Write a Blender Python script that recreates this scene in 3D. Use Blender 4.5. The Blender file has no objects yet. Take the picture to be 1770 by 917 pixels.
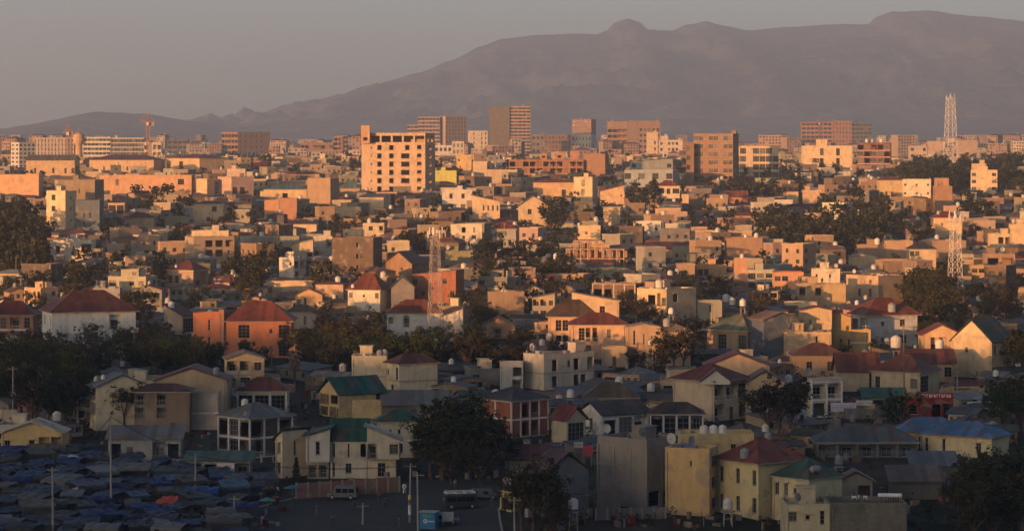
import bpy, math, random
from mathutils import Vector, Matrix, noise
R = math.radians
rnd = random.Random(7)
sc = bpy.context.scene
COL = sc.collection
# ------------------------------------------------------------------ camera
FPX, HY, CX = 5019.0, 250.0, 885.0
cam_d = bpy.data.cameras.new('camera')
cam = bpy.data.objects.new('camera', cam_d); COL.objects.link(cam)
cam.location = (0, 0, 0); cam.rotation_euler = (R(90), 0, 0)
cam_d.sensor_width = 36; cam_d.lens = FPX / 1770 * 36
cam_d.shift_y = -(458.5 - HY) / 1770
cam_d.clip_start = 1; cam_d.clip_end = 60000
sc.camera = cam
# ------------------------------------------------------------------ light
SUN_AZ, SUN_EL = 40.0, 3.6
world = bpy.data.worlds.new('World'); sc.world = world; world.use_nodes = True
wn = world.node_tree.nodes; wl = world.node_tree.links
sky = wn.new('ShaderNodeTexSky'); sky.sky_type = 'NISHITA'; sky.sun_disc = False
sky.sun_elevation = R(SUN_EL); sky.sun_rotation = R(180 + SUN_AZ)
sky.altitude = 2300; sky.air_density = 0.6; sky.dust_density = 10.0; sky.ozone_density = 1.0
bg = wn['Background']; bg.inputs['Strength'].default_value = 0.15
tint = wn.new('ShaderNodeVectorMath'); tint.operation = 'MULTIPLY'; tint.inputs[1].default_value = (1.07, 1.01, 0.94)   # even warm dust tint over the whole sky
wl.new(sky.outputs['Color'], tint.inputs[0]); wl.new(tint.outputs[0], bg.inputs['Color'])
sun_d = bpy.data.lights.new('sun', 'SUN'); sun = bpy.data.objects.new('sun', sun_d); COL.objects.link(sun)
sun_d.energy = 4.6; sun_d.color = (1.0, 0.46, 0.17); sun_d.angle = R(0.55)
sun.rotation_euler = Vector((math.sin(R(SUN_AZ)) * math.cos(R(SUN_EL)), math.cos(R(SUN_AZ)) * math.cos(R(SUN_EL)), -math.sin(R(SUN_EL)))).to_track_quat('-Z', 'Y').to_euler()
sun.location = (-300, -300, 200)
vs = sc.view_settings; vs.view_transform = 'Standard'; vs.look = 'None'; vs.exposure = 0.65; vs.gamma = 1; vs.use_curve_mapping = False
sc.cycles.use_denoising = True
sc.cycles.max_bounces = 5; sc.cycles.diffuse_bounces = 2; sc.cycles.glossy_bounces = 2; sc.cycles.volume_bounces = 1
sc.cycles.transparent_max_bounces = 4
# ------------------------------------------------------------------ haze density
HAZE_DENSITY = 0.000086
HAZE_COLOR = (0.50, 0.65, 0.91)
# ------------------------------------------------------------------ ground profile
TBL = [(1000, 372), (917, 400), (860, 425), (800, 462), (740, 510), (700, 550), (660, 595), (620, 650), (580, 710), (540, 790), (500, 880),
       (460, 990), (420, 1120), (380, 1270), (340, 1500), (320, 1680), (300, 1950), (285, 2350), (270, 3100), (260, 4300), (255, 6000), (252.5, 12000), (251.9, 26000)]
def depth(y):
    if y >= TBL[0][0]: return TBL[0][1]
    for (a, da), (b, db) in zip(TBL, TBL[1:]):
        if a >= y >= b:
            t = (a - y) / (a - b)
            return math.exp(math.log(da) * (1 - t) + math.log(db) * t)
    return TBL[-1][1]
def row(D):
    for (a, da), (b, db) in zip(TBL, TBL[1:]):
        if da <= D <= db:
            t = (math.log(D) - math.log(da)) / (math.log(db) - math.log(da))
            return a * (1 - t) + b * t
    return TBL[0][0] if D < TBL[0][1] else TBL[-1][0]
NEAR = [(-400, 2), (-160, 12.5), (-100, 14), (-40, -1), (0, -5), (100, -20), (200, -38), (300, -50), (372, -55.6)]
def zg(D):
    if D >= 372: return -(row(D) - HY) / FPX * D
    for (a, za), (b, zb) in zip(NEAR, NEAR[1:]):
        if a <= D <= b: return za + (zb - za) * (D - a) / (b - a)
    return 2
def mpp(D): return D / FPX
def at(px, py):
    D = depth(py)
    return Vector(((px - CX) / FPX * D, D, zg(D)))
# ------------------------------------------------------------------ materials
MATS = {}
def mat(name, rough=0.85, spec=0.2, build=None, far=False, metal=0.0):
    m = bpy.data.materials.new(name); m.use_nodes = True
    n = m.node_tree.nodes; l = m.node_tree.links
    b = n['Principled BSDF']; b.inputs['Roughness'].default_value = rough
    b.inputs['Specular IOR Level'].default_value = spec; b.inputs['Metallic'].default_value = metal
    if far:
        a = n.new('ShaderNodeAttribute'); a.attribute_name = 'tint'; base = a.outputs['Color']
    else:
        oi = n.new('ShaderNodeObjectInfo'); base = oi.outputs['Color']
    if build: base = build(n, l, b, base) or base
    l.new(base, b.inputs['Base Color'])
    MATS[name] = m
    return m
def coords(n, l, scale=(1, 1, 1)):
    tc = n.new('ShaderNodeTexCoord'); oi = n.new('ShaderNodeObjectInfo')
    ad = n.new('ShaderNodeVectorMath'); ad.operation = 'MULTIPLY_ADD'
    l.new(tc.outputs['Object'], ad.inputs[0]); ad.inputs[1].default_value = (1, 1, 1)
    mu = n.new('ShaderNodeMath'); mu.operation = 'MULTIPLY'; mu.inputs[1].default_value = 37.0
    l.new(oi.outputs['Random'], mu.inputs[0]); l.new(mu.outputs[0], ad.inputs[2])
    mp = n.new('ShaderNodeMapping'); mp.inputs['Scale'].default_value = scale
    l.new(ad.outputs[0], mp.inputs['Vector'])
    return mp.outputs[0]
def nz(n, l, vec, scale, detail=4, rough=0.6):
    t = n.new('ShaderNodeTexNoise'); t.inputs['Scale'].default_value = scale; t.inputs['Detail'].default_value = detail
    t.inputs['Roughness'].default_value = rough; l.new(vec, t.inputs['Vector']); return t.outputs['Fac']
def rng(n, l, fac, a, b, c=0.3, d=0.7):
    r = n.new('ShaderNodeMapRange'); l.new(fac, r.inputs[0])
    for i, v in zip((1, 2, 3, 4), (c, d, a, b)): r.inputs[i].default_value = v
    return r.outputs[0]
def mulc(n, l, col, fac):
    m = n.new('ShaderNodeVectorMath'); m.operation = 'SCALE'; l.new(col, m.inputs[0]); l.new(fac, m.inputs['Scale']); return m.outputs[0]
def mixc(n, l, a, bcol, fac):
    m = n.new('ShaderNodeMix'); m.data_type = 'RGBA'; l.new(fac, m.inputs[0]); l.new(a, m.inputs[6])
    if hasattr(bcol, 'links'): l.new(bcol, m.inputs[7])
    else: m.inputs[7].default_value = (*bcol, 1)
    return m.outputs[2]
def bump(n, l, b, h, strength, dist):
    bp = n.new('ShaderNodeBump'); bp.inputs['Strength'].default_value = strength; bp.inputs['Distance'].default_value = dist
    l.new(h, bp.inputs['Height']); l.new(bp.outputs[0], b.inputs['Normal'])
def f_plaster(n, l, b, base):
    v = coords(n, l, (1, 1, 0.22)); v2 = coords(n, l)
    s = nz(n, l, v, 1.1, 5, 0.65); s2 = nz(n, l, v2, 0.35, 3)
    base = mulc(n, l, base, rng(n, l, s, 0.86, 1.05, 0.3, 0.62))
    base = mulc(n, l, base, rng(n, l, s2, 0.85, 1.08))
    base = mixc(n, l, base, (0.16, 0.13, 0.10), rng(n, l, nz(n, l, v, 0.7, 6, 0.75), 0.0, 0.4, 0.6, 0.78))
    base = mixc(n, l, base, (0.27, 0.235, 0.195), rng(n, l, nz(n, l, v2, 0.42, 4, 0.55), 0.0, 0.55, 0.56, 0.64))
    bump(n, l, b, nz(n, l, v2, 3.0, 5), 0.3, 0.06)
    return base
def f_block(n, l, b, base):
    tc = n.new('ShaderNodeTexCoord'); sp = n.new('ShaderNodeSeparateXYZ'); l.new(tc.outputs['Object'], sp.inputs[0])
    ad = n.new('ShaderNodeMath'); l.new(sp.outputs[0], ad.inputs[0]); l.new(sp.outputs[1], ad.inputs[1])
    cb = n.new('ShaderNodeCombineXYZ'); l.new(ad.outputs[0], cb.inputs[0]); l.new(sp.outputs[2], cb.inputs[1])
    br = n.new('ShaderNodeTexBrick'); l.new(cb.outputs[0], br.inputs['Vector'])
    br.inputs['Scale'].default_value = 1.0; br.inputs['Brick Width'].default_value = 0.45; br.inputs['Row Height'].default_value = 0.22
    br.inputs['Mortar Size'].default_value = 0.02; br.inputs['Color1'].default_value = (0.8, 0.8, 0.8, 1); br.inputs['Color2'].default_value = (1.1, 1.05, 1.0, 1)
    br.inputs['Mortar'].default_value = (0.7, 0.7, 0.7, 1)
    m = n.new('ShaderNodeVectorMath'); m.operation = 'MULTIPLY'; l.new(base, m.inputs[0]); l.new(br.outputs['Color'], m.inputs[1])
    v = coords(n, l, (1, 1, 0.3))
    base = mulc(n, l, m.outputs[0], rng(n, l, nz(n, l, v, 0.6, 5), 0.6, 1.1))
    bump(n, l, b, br.outputs['Fac'], 0.4, -0.02)
    return base
def f_roof(n, l, b, base):
    v = coords(n, l)
    g = n.new('ShaderNodeTexCoord'); nn = n.new('ShaderNodeSeparateXYZ'); l.new(g.outputs['Normal'], nn.inputs[0])
    pp = n.new('ShaderNodeSeparateXYZ'); l.new(g.outputs['Object'], pp.inputs[0])
    ax = n.new('ShaderNodeMath'); ax.operation = 'ABSOLUTE'; l.new(nn.outputs[0], ax.inputs[0])
    ay = n.new('ShaderNodeMath'); ay.operation = 'ABSOLUTE'; l.new(nn.outputs[1], ay.inputs[0])
    gt = n.new('ShaderNodeMath'); gt.operation = 'GREATER_THAN'; l.new(ax.outputs[0], gt.inputs[0]); l.new(ay.outputs[0], gt.inputs[1])
    mx = n.new('ShaderNodeMix'); l.new(gt.outputs[0], mx.inputs[0]); l.new(pp.outputs[0], mx.inputs[2]); l.new(pp.outputs[1], mx.inputs[3])
    k = n.new('ShaderNodeMath'); k.operation = 'MULTIPLY'; k.inputs[1].default_value = 2 * math.pi / 0.35; l.new(mx.outputs[0], k.inputs[0])
    s = n.new('ShaderNodeMath'); s.operation = 'SINE'; l.new(k.outputs[0], s.inputs[0])
    bump(n, l, b, s.outputs[0], 0.35, 0.03)
    fl = n.new('ShaderNodeMath'); fl.operation = 'MULTIPLY'; fl.inputs[1].default_value = 1 / 0.9; l.new(mx.outputs[0], fl.inputs[0])
    fr = n.new('ShaderNodeMath'); fr.operation = 'FLOOR'; l.new(fl.outputs[0], fr.inputs[0])
    wn_ = n.new('ShaderNodeTexWhiteNoise'); wn_.noise_dimensions = '1D'; l.new(fr.outputs[0], wn_.inputs['W'])
    base = mulc(n, l, base, rng(n, l, wn_.outputs['Value'], 0.62, 1.2, 0, 1))
    base = mulc(n, l, base, rng(n, l, nz(n, l, v, 0.5, 5, 0.7), 0.65, 1.15))
    base = mixc(n, l, base, (0.13, 0.065, 0.035), rng(n, l, nz(n, l, v, 0.33, 6, 0.75), 0.0, 0.75, 0.47, 0.66))
    return base
def f_simple(n, l, b, base):
    v = coords(n, l)
    return mulc(n, l, base, rng(n, l, nz(n, l, v, 1.3, 4), 0.8, 1.1))
def f_leaf(n, l, b, base):
    g = n.new('ShaderNodeNewGeometry')
    v = coords(n, l)
    base = mulc(n, l, base, rng(n, l, g.outputs['Random Per Island'], 0.55, 1.5, 0, 1))
    base = mixc(n, l, base, (0.07, 0.055, 0.025), rng(n, l, nz(n, l, v, 0.45, 3), 0.0, 0.3, 0.5, 0.75))
    return base
mat('plaster', 0.92, 0.15, f_plaster); mat('block_wall', 0.95, 0.1, f_block); mat('sheet_roof', 0.6, 0.3, f_roof)
mat('paint', 0.6, 0.3, f_simple); mat('tarpaulin', 0.55, 0.25, f_simple); mat('foliage', 0.8, 0.12, f_leaf)
mat('bark', 0.95, 0.1, f_simple); mat('concrete', 0.95, 0.1, f_plaster)
mat('plaster_far', 0.92, 0.15, f_plaster, far=True); mat('roof_far', 0.7, 0.3, f_simple, far=True)
mat('leaf_far', 0.85, 0.1, f_leaf, far=True)
def _glass():
    m = mat('glass', 0.12, 0.16); n = m.node_tree.nodes; l = m.node_tree.links; b = n['Principled BSDF']
    for k in list(b.inputs['Base Color'].links): l.remove(k)
    oi = n.new('ShaderNodeObjectInfo'); rgb = n.new('ShaderNodeRGB'); rgb.outputs[0].default_value = (0.012, 0.013, 0.016, 1)   # some windows have curtains
    l.new(mixc(n, l, rgb.outputs[0], (0.16, 0.14, 0.115), rng(n, l, oi.outputs['Random'], 0, .8, .72, .95)), b.inputs['Base Color'])
    v = coords(n, l); l.new(rng(n, l, nz(n, l, v, 0.8, 2), 0.05, 0.3), b.inputs['Roughness'])
_glass()
def ground_mat(name, c1, c2, c3, sc1, rough=0.95, bd=0.15):
    m = bpy.data.materials.new(name); m.use_nodes = True; n = m.node_tree.nodes; l = m.node_tree.links; b = n['Principled BSDF']
    b.inputs['Roughness'].default_value = rough; b.inputs['Specular IOR Level'].default_value = 0.1
    tc = n.new('ShaderNodeTexCoord'); v = tc.outputs['Object']
    rgb = n.new('ShaderNodeRGB'); rgb.outputs[0].default_value = (*c1, 1)
    c = mixc(n, l, rgb.outputs[0], c2, rng(n, l, nz(n, l, v, sc1, 6, 0.7), 0, 1, 0.42, 0.58))
    c = mixc(n, l, c, c3, rng(n, l, nz(n, l, v, sc1 * 4.3, 5, 0.7), 0, 0.8, 0.48, 0.7))
    l.new(c, b.inputs['Base Color']); bump(n, l, b, nz(n, l, v, sc1 * 12, 5), 0.6, bd)
    MATS[name] = m
ground_mat('dirt', (0.05, 0.042, 0.034), (0.024, 0.026, 0.016), (0.085, 0.07, 0.055), 0.03)
ground_mat('asphalt', (0.055, 0.055, 0.057), (0.07, 0.066, 0.06), (0.045, 0.045, 0.047), 0.15, 0.9, 0.02)
ground_mat('mountain_slope', (0.12, 0.115, 0.105), (0.065, 0.075, 0.07), (0.22, 0.18, 0.15), 0.0014, 0.95, 30.0)
# ------------------------------------------------------------------ mesh helpers
class G:
    def __init__(s): s.v = []; s.f = []; s.m = []; s.c = []; s.tint = None
    def poly(s, pts, m=0):
        i = len(s.v); s.v += [tuple(p) for p in pts]; s.f.append(tuple(range(i, i + len(pts)))); s.m.append(m)
        if s.tint is not None: s.c.append(s.tint)
    def box(s, x0, x1, y0, y1, z0, z1, m=0, T=None):
        p = [(x, y, z) for z in (z0, z1) for y in (y0, y1) for x in (x0, x1)]
        if T: p = [tuple(T @ Vector(q)) for q in p]
        for f in ((0, 2, 3, 1), (4, 5, 7, 6), (0, 1, 5, 4), (2, 6, 7, 3), (0, 4, 6, 2), (1, 3, 7, 5)): s.poly([p[k] for k in f], m)
    def rod(s, p, q, r, n=6, m=0, r2=None, cap=True):
        p, q = Vector(p), Vector(q); r2 = r if r2 is None else r2
        d = (q - p); 
        if d.length < 1e-6: return
        d.normalize(); a = d.orthogonal().normalized(); b = d.cross(a)
        A = [p + (a * math.cos(2 * math.pi * k / n) + b * math.sin(2 * math.pi * k / n)) * r for k in range(n)]
        Bq = [q + (a * math.cos(2 * math.pi * k / n) + b * math.sin(2 * math.pi * k / n)) * r2 for k in range(n)]
        for k in range(n): s.poly([A[k], A[(k + 1) % n], Bq[(k + 1) % n], Bq[k]], m)
        if cap: s.poly(A[::-1], m); s.poly(Bq, m)
    def lathe(s, prof, n=12, m=0, o=(0, 0, 0)):
        R_ = [[(o[0] + r * math.cos(2 * math.pi * k / n), o[1] + r * math.sin(2 * math.pi * k / n), o[2] + z) for k in range(n)] for r, z in prof]
        for a, b in zip(R_, R_[1:]):
            for k in range(n): s.poly([a[k], a[(k + 1) % n], b[(k + 1) % n], b[k]], m)
        s.poly(R_[0][::-1], m); s.poly(R_[-1], m)
    def mesh(s, name, mats):
        me = bpy.data.meshes.new(name); me.from_pydata(s.v, [], s.f)
        for k in mats: me.materials.append(MATS[k])
        if len(mats) > 1: me.polygons.foreach_set('material_index', s.m)
        if s.c:
            at_ = me.attributes.new('tint', 'FLOAT_COLOR', 'FACE')
            at_.data.foreach_set('color', [x for c in s.c for x in (*c, 1.0)])
        me.update(); return me
def link(name, me, parent=None, M=None, col=None, loc=None, rz=None):
    o = bpy.data.objects.new(name, me); COL.objects.link(o)
    if parent: o.parent = parent
    if M is not None: o.matrix_local = M
    if loc is not None: o.location = loc
    if rz is not None: o.rotation_euler = (0, 0, rz)
    if col: o.color = (*col, 1)
    return o
def tag(o, label=None, cat=None, group=None, kind=None):
    if label: o['label'] = label
    if cat: o['category'] = cat
    if group: o['group'] = group
    if kind: o['kind'] = kind
    return o
def empty(name, loc, rz=0):
    o = bpy.data.objects.new(name, None); COL.objects.link(o); o.location = loc; o.rotation_euler = (0, 0, rz); o.empty_display_size = 1; return o
LAND = []            # (x, y, phrase) in photograph rows, only used to word the labels
def copy_tree(src, parent=None):
    c = src.copy(); COL.objects.link(c); c.parent = parent
    for ch in src.children: copy_tree(ch, c)
    return c
# ------------------------------------------------------------------ terrain
def ridge_h(x):
    h = 0.0
    h += 4.5 * noise.noise(Vector((x * 0.012, 3.1, 0))) + 2.0 * noise.noise(Vector((x * 0.05, 1.1, 0)))  # uneven crest out of view, shaped to roughen the ridge's shadow edge
    t = max(0, min(1, (-(x) - 700) / 26.0)); h += 13 * t * t * (3 - 2 * t) * max(0, min(1, (1100 + x) / 60.0))  # unseen hump added on the ridge to shade the big white house
    return h
def terrain():
    ys = [-400, -250, -200, -160, -130, -115, -100, -85, -60, -40, -20, 0, 50, 100, 150, 200, 250, 300, 340]
    D = 372.0
    while D < 25000: ys.append(D); D *= 1.012 if D < 2400 else 1.05
    ys.append(25500)
    xs = [-6500, -5200, -4500, -4000, -3500, -3000, -2600, -2300] + list(range(-2000, 420, 12)) + [500, 700, 1000, 1500, 2200, 3000, 3800, 4500, 5200, 6500]
    v = []; 
    for y in ys:
        for x in xs:
            z = zg(y)
            if y < 0: z += ridge_h(x) * max(0, min(1, -y / 90.0))
            if 372 <= y: z -= 0.02
            v.append((x, y, z))
    n = len(xs); f = [(j * n + i, j * n + i + 1, (j + 1) * n + i + 1, (j + 1) * n + i) for j in range(len(ys) - 1) for i in range(n - 1)]
    me = bpy.data.meshes.new('ground'); me.from_pydata(v, [], f); me.materials.append(MATS['dirt'])
    for p in me.polygons: p.use_smooth = True
    tag(link('ground', me), kind='structure')
terrain()
def mountain(name, prof, D0, front, back, seed, amp, xpad=600, nx=520, ny=90):
    # prof: skyline rows in the photograph at depth D0; a real height field that falls towards the city and away behind
    def top(px):
        if px <= prof[0][0]: return prof[0][1]
        for (a, ya), (b, yb) in zip(prof, prof[1:]):
            if a <= px <= b: t = (px - a) / (b - a); t = t * t * (3 - 2 * t) * 0.4 + t * 0.6; return ya + (yb - ya) * t
        return prof[-1][1]
    x0 = (prof[0][0] - CX) / FPX * D0; x1 = (prof[-1][0] - CX) / FPX * D0
    v = []; zb = -14
    for j in range(ny + 1):
        t = j / ny; y = D0 - front + (front + back) * t
        for i in range(nx + 1):
            x = x0 + (x1 - x0) * i / nx; px = CX + x / D0 * FPX
            H = -(top(px) - HY) / FPX * D0 - zb
            s = (y - (D0 - front)) / front if y < D0 else 1 - (y - D0) / back
            s = max(0, min(1, s)); base = s ** 1.15
            U, V = x / D0 * 26, (y - D0) / D0 * 26
            P_ = Vector((U + seed, V * .8 + seed, seed)); wv = noise.noise(P_ * .7) * .6
            q = noise.ridged_multi_fractal(Vector((U + wv + seed, V * .55 + wv, seed)), .9, 2.2, 6, 1.0, 2.0) - 1.1
            q2 = noise.fractal(Vector((U * 3.1, V * 2.2, seed)), .8, 2.1, 5)
            w = min(1, s * (1 - s) * 3.2)
            q3 = noise.fractal(Vector((px * 0.03, seed, 0.7)), 0.8, 2.1, 5) * 1.3 * D0 / FPX * s
            z = zb + H * base + (q * amp + q2 * amp * .28) * w * min(1, H / 200.0) + q3 * (1 if H > 8 else 0)
            v.append((x, y, z if s > 0 else zb - 3))
    n = nx + 1
    f = [(j * n + i, j * n + i + 1, (j + 1) * n + i + 1, (j + 1) * n + i) for j in range(ny) for i in range(nx)]
    me = bpy.data.meshes.new(name); me.from_pydata(v, [], f); me.materials.append(MATS['mountain_slope'])
    for p in me.polygons: p.use_smooth = True
    tag(link(name, me), kind='structure')
mountain('mountain', [(-400, 251), (150, 246), (300, 222), (380, 209), (440, 199), (520, 183), (600, 162), (660, 143), (720, 126), (780, 104), (830, 80), (870, 66), (920, 60), (1000, 57), (1030, 59),
   (1048, 52), (1062, 38), (1085, 32), (1105, 38), (1120, 50), (1160, 52), (1190, 41), (1220, 36), (1250, 44), (1290, 52), (1360, 45), (1440, 42), (1500, 41), (1515, 27), (1540, 19), (1600, 18), (1680, 27),
   (1770, 36), (1900, 60), (2100, 110)], 17000, 7200, 4000, 4.2, 120, nx=640, ny=130)
mountain('hill', [(-420, 246), (-100, 236), (0, 222), (60, 214), (90, 208), (130, 199), (170, 193), (250, 196), (300, 204), (350, 211), (400, 222), (470, 232), (560, 240), (700, 247), (900, 250)], 11000, 2500, 2000, 9.7, 20, nx=300, ny=60)
mountain('foothill', [(300, 249), (420, 235), (520, 228), (640, 232), (800, 222), (960, 226), (1100, 215), (1250, 222), (1400, 205), (1550, 212), (1700, 200), (1850, 205), (2100, 215)], 11500, 3000, 2500, 2.7, 40, nx=400, ny=60)
# ------------------------------------------------------------------ building engine
WHT = (.62, .60, .55); CRM = (.56, .47, .33); CNC = (.30, .27, .23); ORG = (.50, .18, .09); BRK = (.30, .125, .075); YEL = (.52, .38, .18)
BRN = (.22, .155, .11); TAN = (.42, .31, .2); GRY = (.27, .27, .27); BLU = (.10, .13, .18)
RED = (.165, .045, .034); DRD = (.095, .035, .03); GRN = (.02, .085, .06); RGY = (.15, .155, .16); RBL = (.07, .17, .33); RST = (.2, .10, .06); DRK = (.05, .045, .045); TEA = (.10, .2, .2)
SPEC = {  # cell width fraction, max width, sill, head (fractions of storey), kind
    'w': (.55, 1.8, .28, .76, 'win'), 'n': (.42, 1.1, .24, .78, 'win'), 'W': (.8, 3.0, .28, .8, 'win'), 'G': (.84, 4.5, .1, .84, 'grid'),
    'v': (.3, .9, .12, .86, 'win'), 'O': (.74, 4.0, .12, .82, 'hole'), 'o': (.42, 1.3, .32, .72, 'hole'), 'D': (.45, 1.2, .0, .7, 'door'),
    'B': (.88, 6, .02, .86, 'balcony'), 'q': (.95, 9, .2, .8, 'hole'), 's': (.34, .8, .36, .62, 'win'), 'A': (.5, 1.9, .1, .86, 'grid')}
_wc = {}
def win_meshes(w, h, kind, near):
    w = max(.3, round(w / .15) * .15); h = max(.3, round(h / .15) * .15)
    k = (w, h, kind, near)
    if k in _wc: return _wc[k]
    g = G(); g.box(-w / 2, w / 2, .06, .1, 0, h)
    p = g.mesh('window_pane', ['glass'])
    g = G(); t = .05 if near else .06
    g.box(-w / 2, w / 2, 0, .06, 0, t); g.box(-w / 2, w / 2, 0, .06, h - t, h)
    g.box(-w / 2, -w / 2 + t, 0, .06, t, h - t); g.box(w / 2 - t, w / 2, 0, .06, t, h - t)
    nx = 2 if w < 2 else (3 if w < 3 else 4)
    if w < .7: nx = 1
    for i in range(1, nx): x = -w / 2 + w * i / nx; g.box(x - t * .4, x + t * .4, .005, .055, t, h - t)
    nzb = 1 if h < 1.6 else 2
    if kind == 'grid': nzb = max(2, int(h / .9))
    if h > .9:
        for i in range(1, nzb + 1):
            z = h * i / (nzb + 1) if nzb > 1 else h * .68
            g.box(-w / 2 + t, w / 2 - t, .008, .052, z - t * .35, z + t * .35)
    f = g.mesh('window_frame', ['paint'])
    g = G(); g.box(-w / 2 - .08, w / 2 + .08, -.14, -.003, -.1, 0)
    s = g.mesh('window_sill', ['paint'])
    g = G(); g.box(-w / 2, w / 2, .06, .1, 0, h, 0)
    for vv in (): pass
    # one-piece window for far walls: pane and frame together
    gg = G(); gg.box(-w / 2, w / 2, .06, .1, 0, h, 0)
    gg.v += []; 
    for fa in f.polygons:
        gg.poly([f.vertices[i].co for i in fa.vertices], 1)
    one = gg.mesh('window_far', ['glass', 'paint'])
    _wc[k] = (p, f, s, one, w, h); return _wc[k]
_dc = {}
def door_mesh(w, h):
    w = round(w, 1); h = round(h, 1)
    if (w, h) not in _dc:
        g = G(); g.box(-w / 2, w / 2, .0, .06, 0, h)
        for i in (-1, 1): g.box(i * w / 4 - w / 6, i * w / 4 + w / 6, -.02, 0, h * .12, h * .46); g.box(i * w / 4 - w / 6, i * w / 4 + w / 6, -.02, 0, h * .54, h * .9)
        _dc[(w, h)] = g.mesh('door', ['paint'])
    return _dc[(w, h)]
_rc = {}
def rail_mesh(w, solid):
    w = round(w / .2) * .2
    k = (w, solid)
    if k not in _rc:
        g = G()
        if solid: g.box(-w / 2, w / 2, -.12, 0, 0, .85)
        else:
            g.box(-w / 2, w / 2, -.06, 0, .88, .95); g.box(-w / 2, w / 2, -.06, 0, .05, .1)
            x = -w / 2 + .03
            while x < w / 2: g.box(x - .015, x + .015, -.045, -.015, .1, .88); x += .22
        _rc[k] = g.mesh('balcony_rail', ['paint'])
    return _rc[k]
def wall_face(g, T, W, z0, H, ops, m=0, top=None):
    """one wall with real holes; T maps (u, inward, z) to the building frame"""
    us = sorted({0.0, W, *[round(o[0], 4) for o in ops], *[round(o[1], 4) for o in ops]})
    vs_ = sorted({z0, H, *[round(o[2], 4) for o in ops], *[round(o[3], 4) for o in ops]})
    for a, b in zip(vs_, vs_[1:]):
        zc = (a + b) / 2; run = None
        for c, d in zip(us, us[1:]):
            uc = (c + d) / 2; hole = any(o[0] < uc < o[1] and o[2] < zc < o[3] for o in ops)
            if hole:
                if run: g.poly([T(run[0], 0, a), T(run[1], 0, a), T(run[1], 0, b), T(run[0], 0, b)], m); run = None
            else: run = (run[0], d) if run else (c, d)
        if run: g.poly([T(run[0], 0, a), T(run[1], 0, a), T(run[1], 0, b), T(run[0], 0, b)], m)
    for u0, u1, v0, v1, dp, back in ops:
        g.poly([T(u0, 0, v0), T(u0, 0, v1), T(u0, dp, v1), T(u0, dp, v0)], m); g.poly([T(u1, 0, v1), T(u1, 0, v0), T(u1, dp, v0), T(u1, dp, v1)], m)
        g.poly([T(u0, 0, v0), T(u0, dp, v0), T(u1, dp, v0), T(u1, 0, v0)], m); g.poly([T(u0, 0, v1), T(u1, 0, v1), T(u1, dp, v1), T(u0, dp, v1)], m)
        if back: g.poly([T(u0, dp, v0), T(u1, dp, v0), T(u1, dp, v1), T(u0, dp, v1)], m)
def parse(pat):
    out = []
    for s in pat.split('/'):
        if '*' in s: a, k = s.split('*'); out += [a] * int(k)
        else: out.append(s)
    return out
def openings(pat, W, H, zb, D=500):
    """returns (wall ops, fittings)"""
    ops, fit = [], []
    if not pat: return ops, fit, 1, 1
    rows = parse(pat); ns = len(rows); sh = (H - zb) / ns
    for r, line in enumerate(rows):
        z = zb + (ns - 1 - r) * sh; nc = len(line); cw = W / nc
        for c, ch in enumerate(line):
            if ch in '. ': continue
            fw, mw, s0, s1, kind = SPEC[ch]
            big = D > 1400
            w = min(cw * fw * (1.12 if big else 1), mw * (1.6 if big else 1)); h = (s1 - s0) * sh
            if kind != 'balcony' and kind != 'grid' and ch != 'q': h = min(h, (2.4 if kind == 'hole' or ch == 'v' else 2.2) * (1.5 if big else 1))
            if kind == 'door': h = min((s1 - s0) * sh, 2.3)
            u = (c + .5) * cw; v0 = z + s0 * sh
            if kind == 'door': v0 = z + .05
            dp = {'win': .22, 'grid': .22, 'door': .2, 'hole': .3, 'balcony': min(1.3, .3 * W)}[kind]
            if kind in ('win', 'grid'): 
                w = max(.3, round(w / .15) * .15); h = max(.3, round(h / .15) * .15)
                if w > cw * .96: w = cw * .9
            ops.append((round(u - w / 2, 4), round(u + w / 2, 4), round(v0, 4), round(v0 + h, 4), dp, kind != 'hole'))
            fit.append((kind, u, v0, w, h, dp, cw))
    return ops, fit, ns, max(len(x) for x in rows)
NWIN = [0]; _hd = {}
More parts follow.
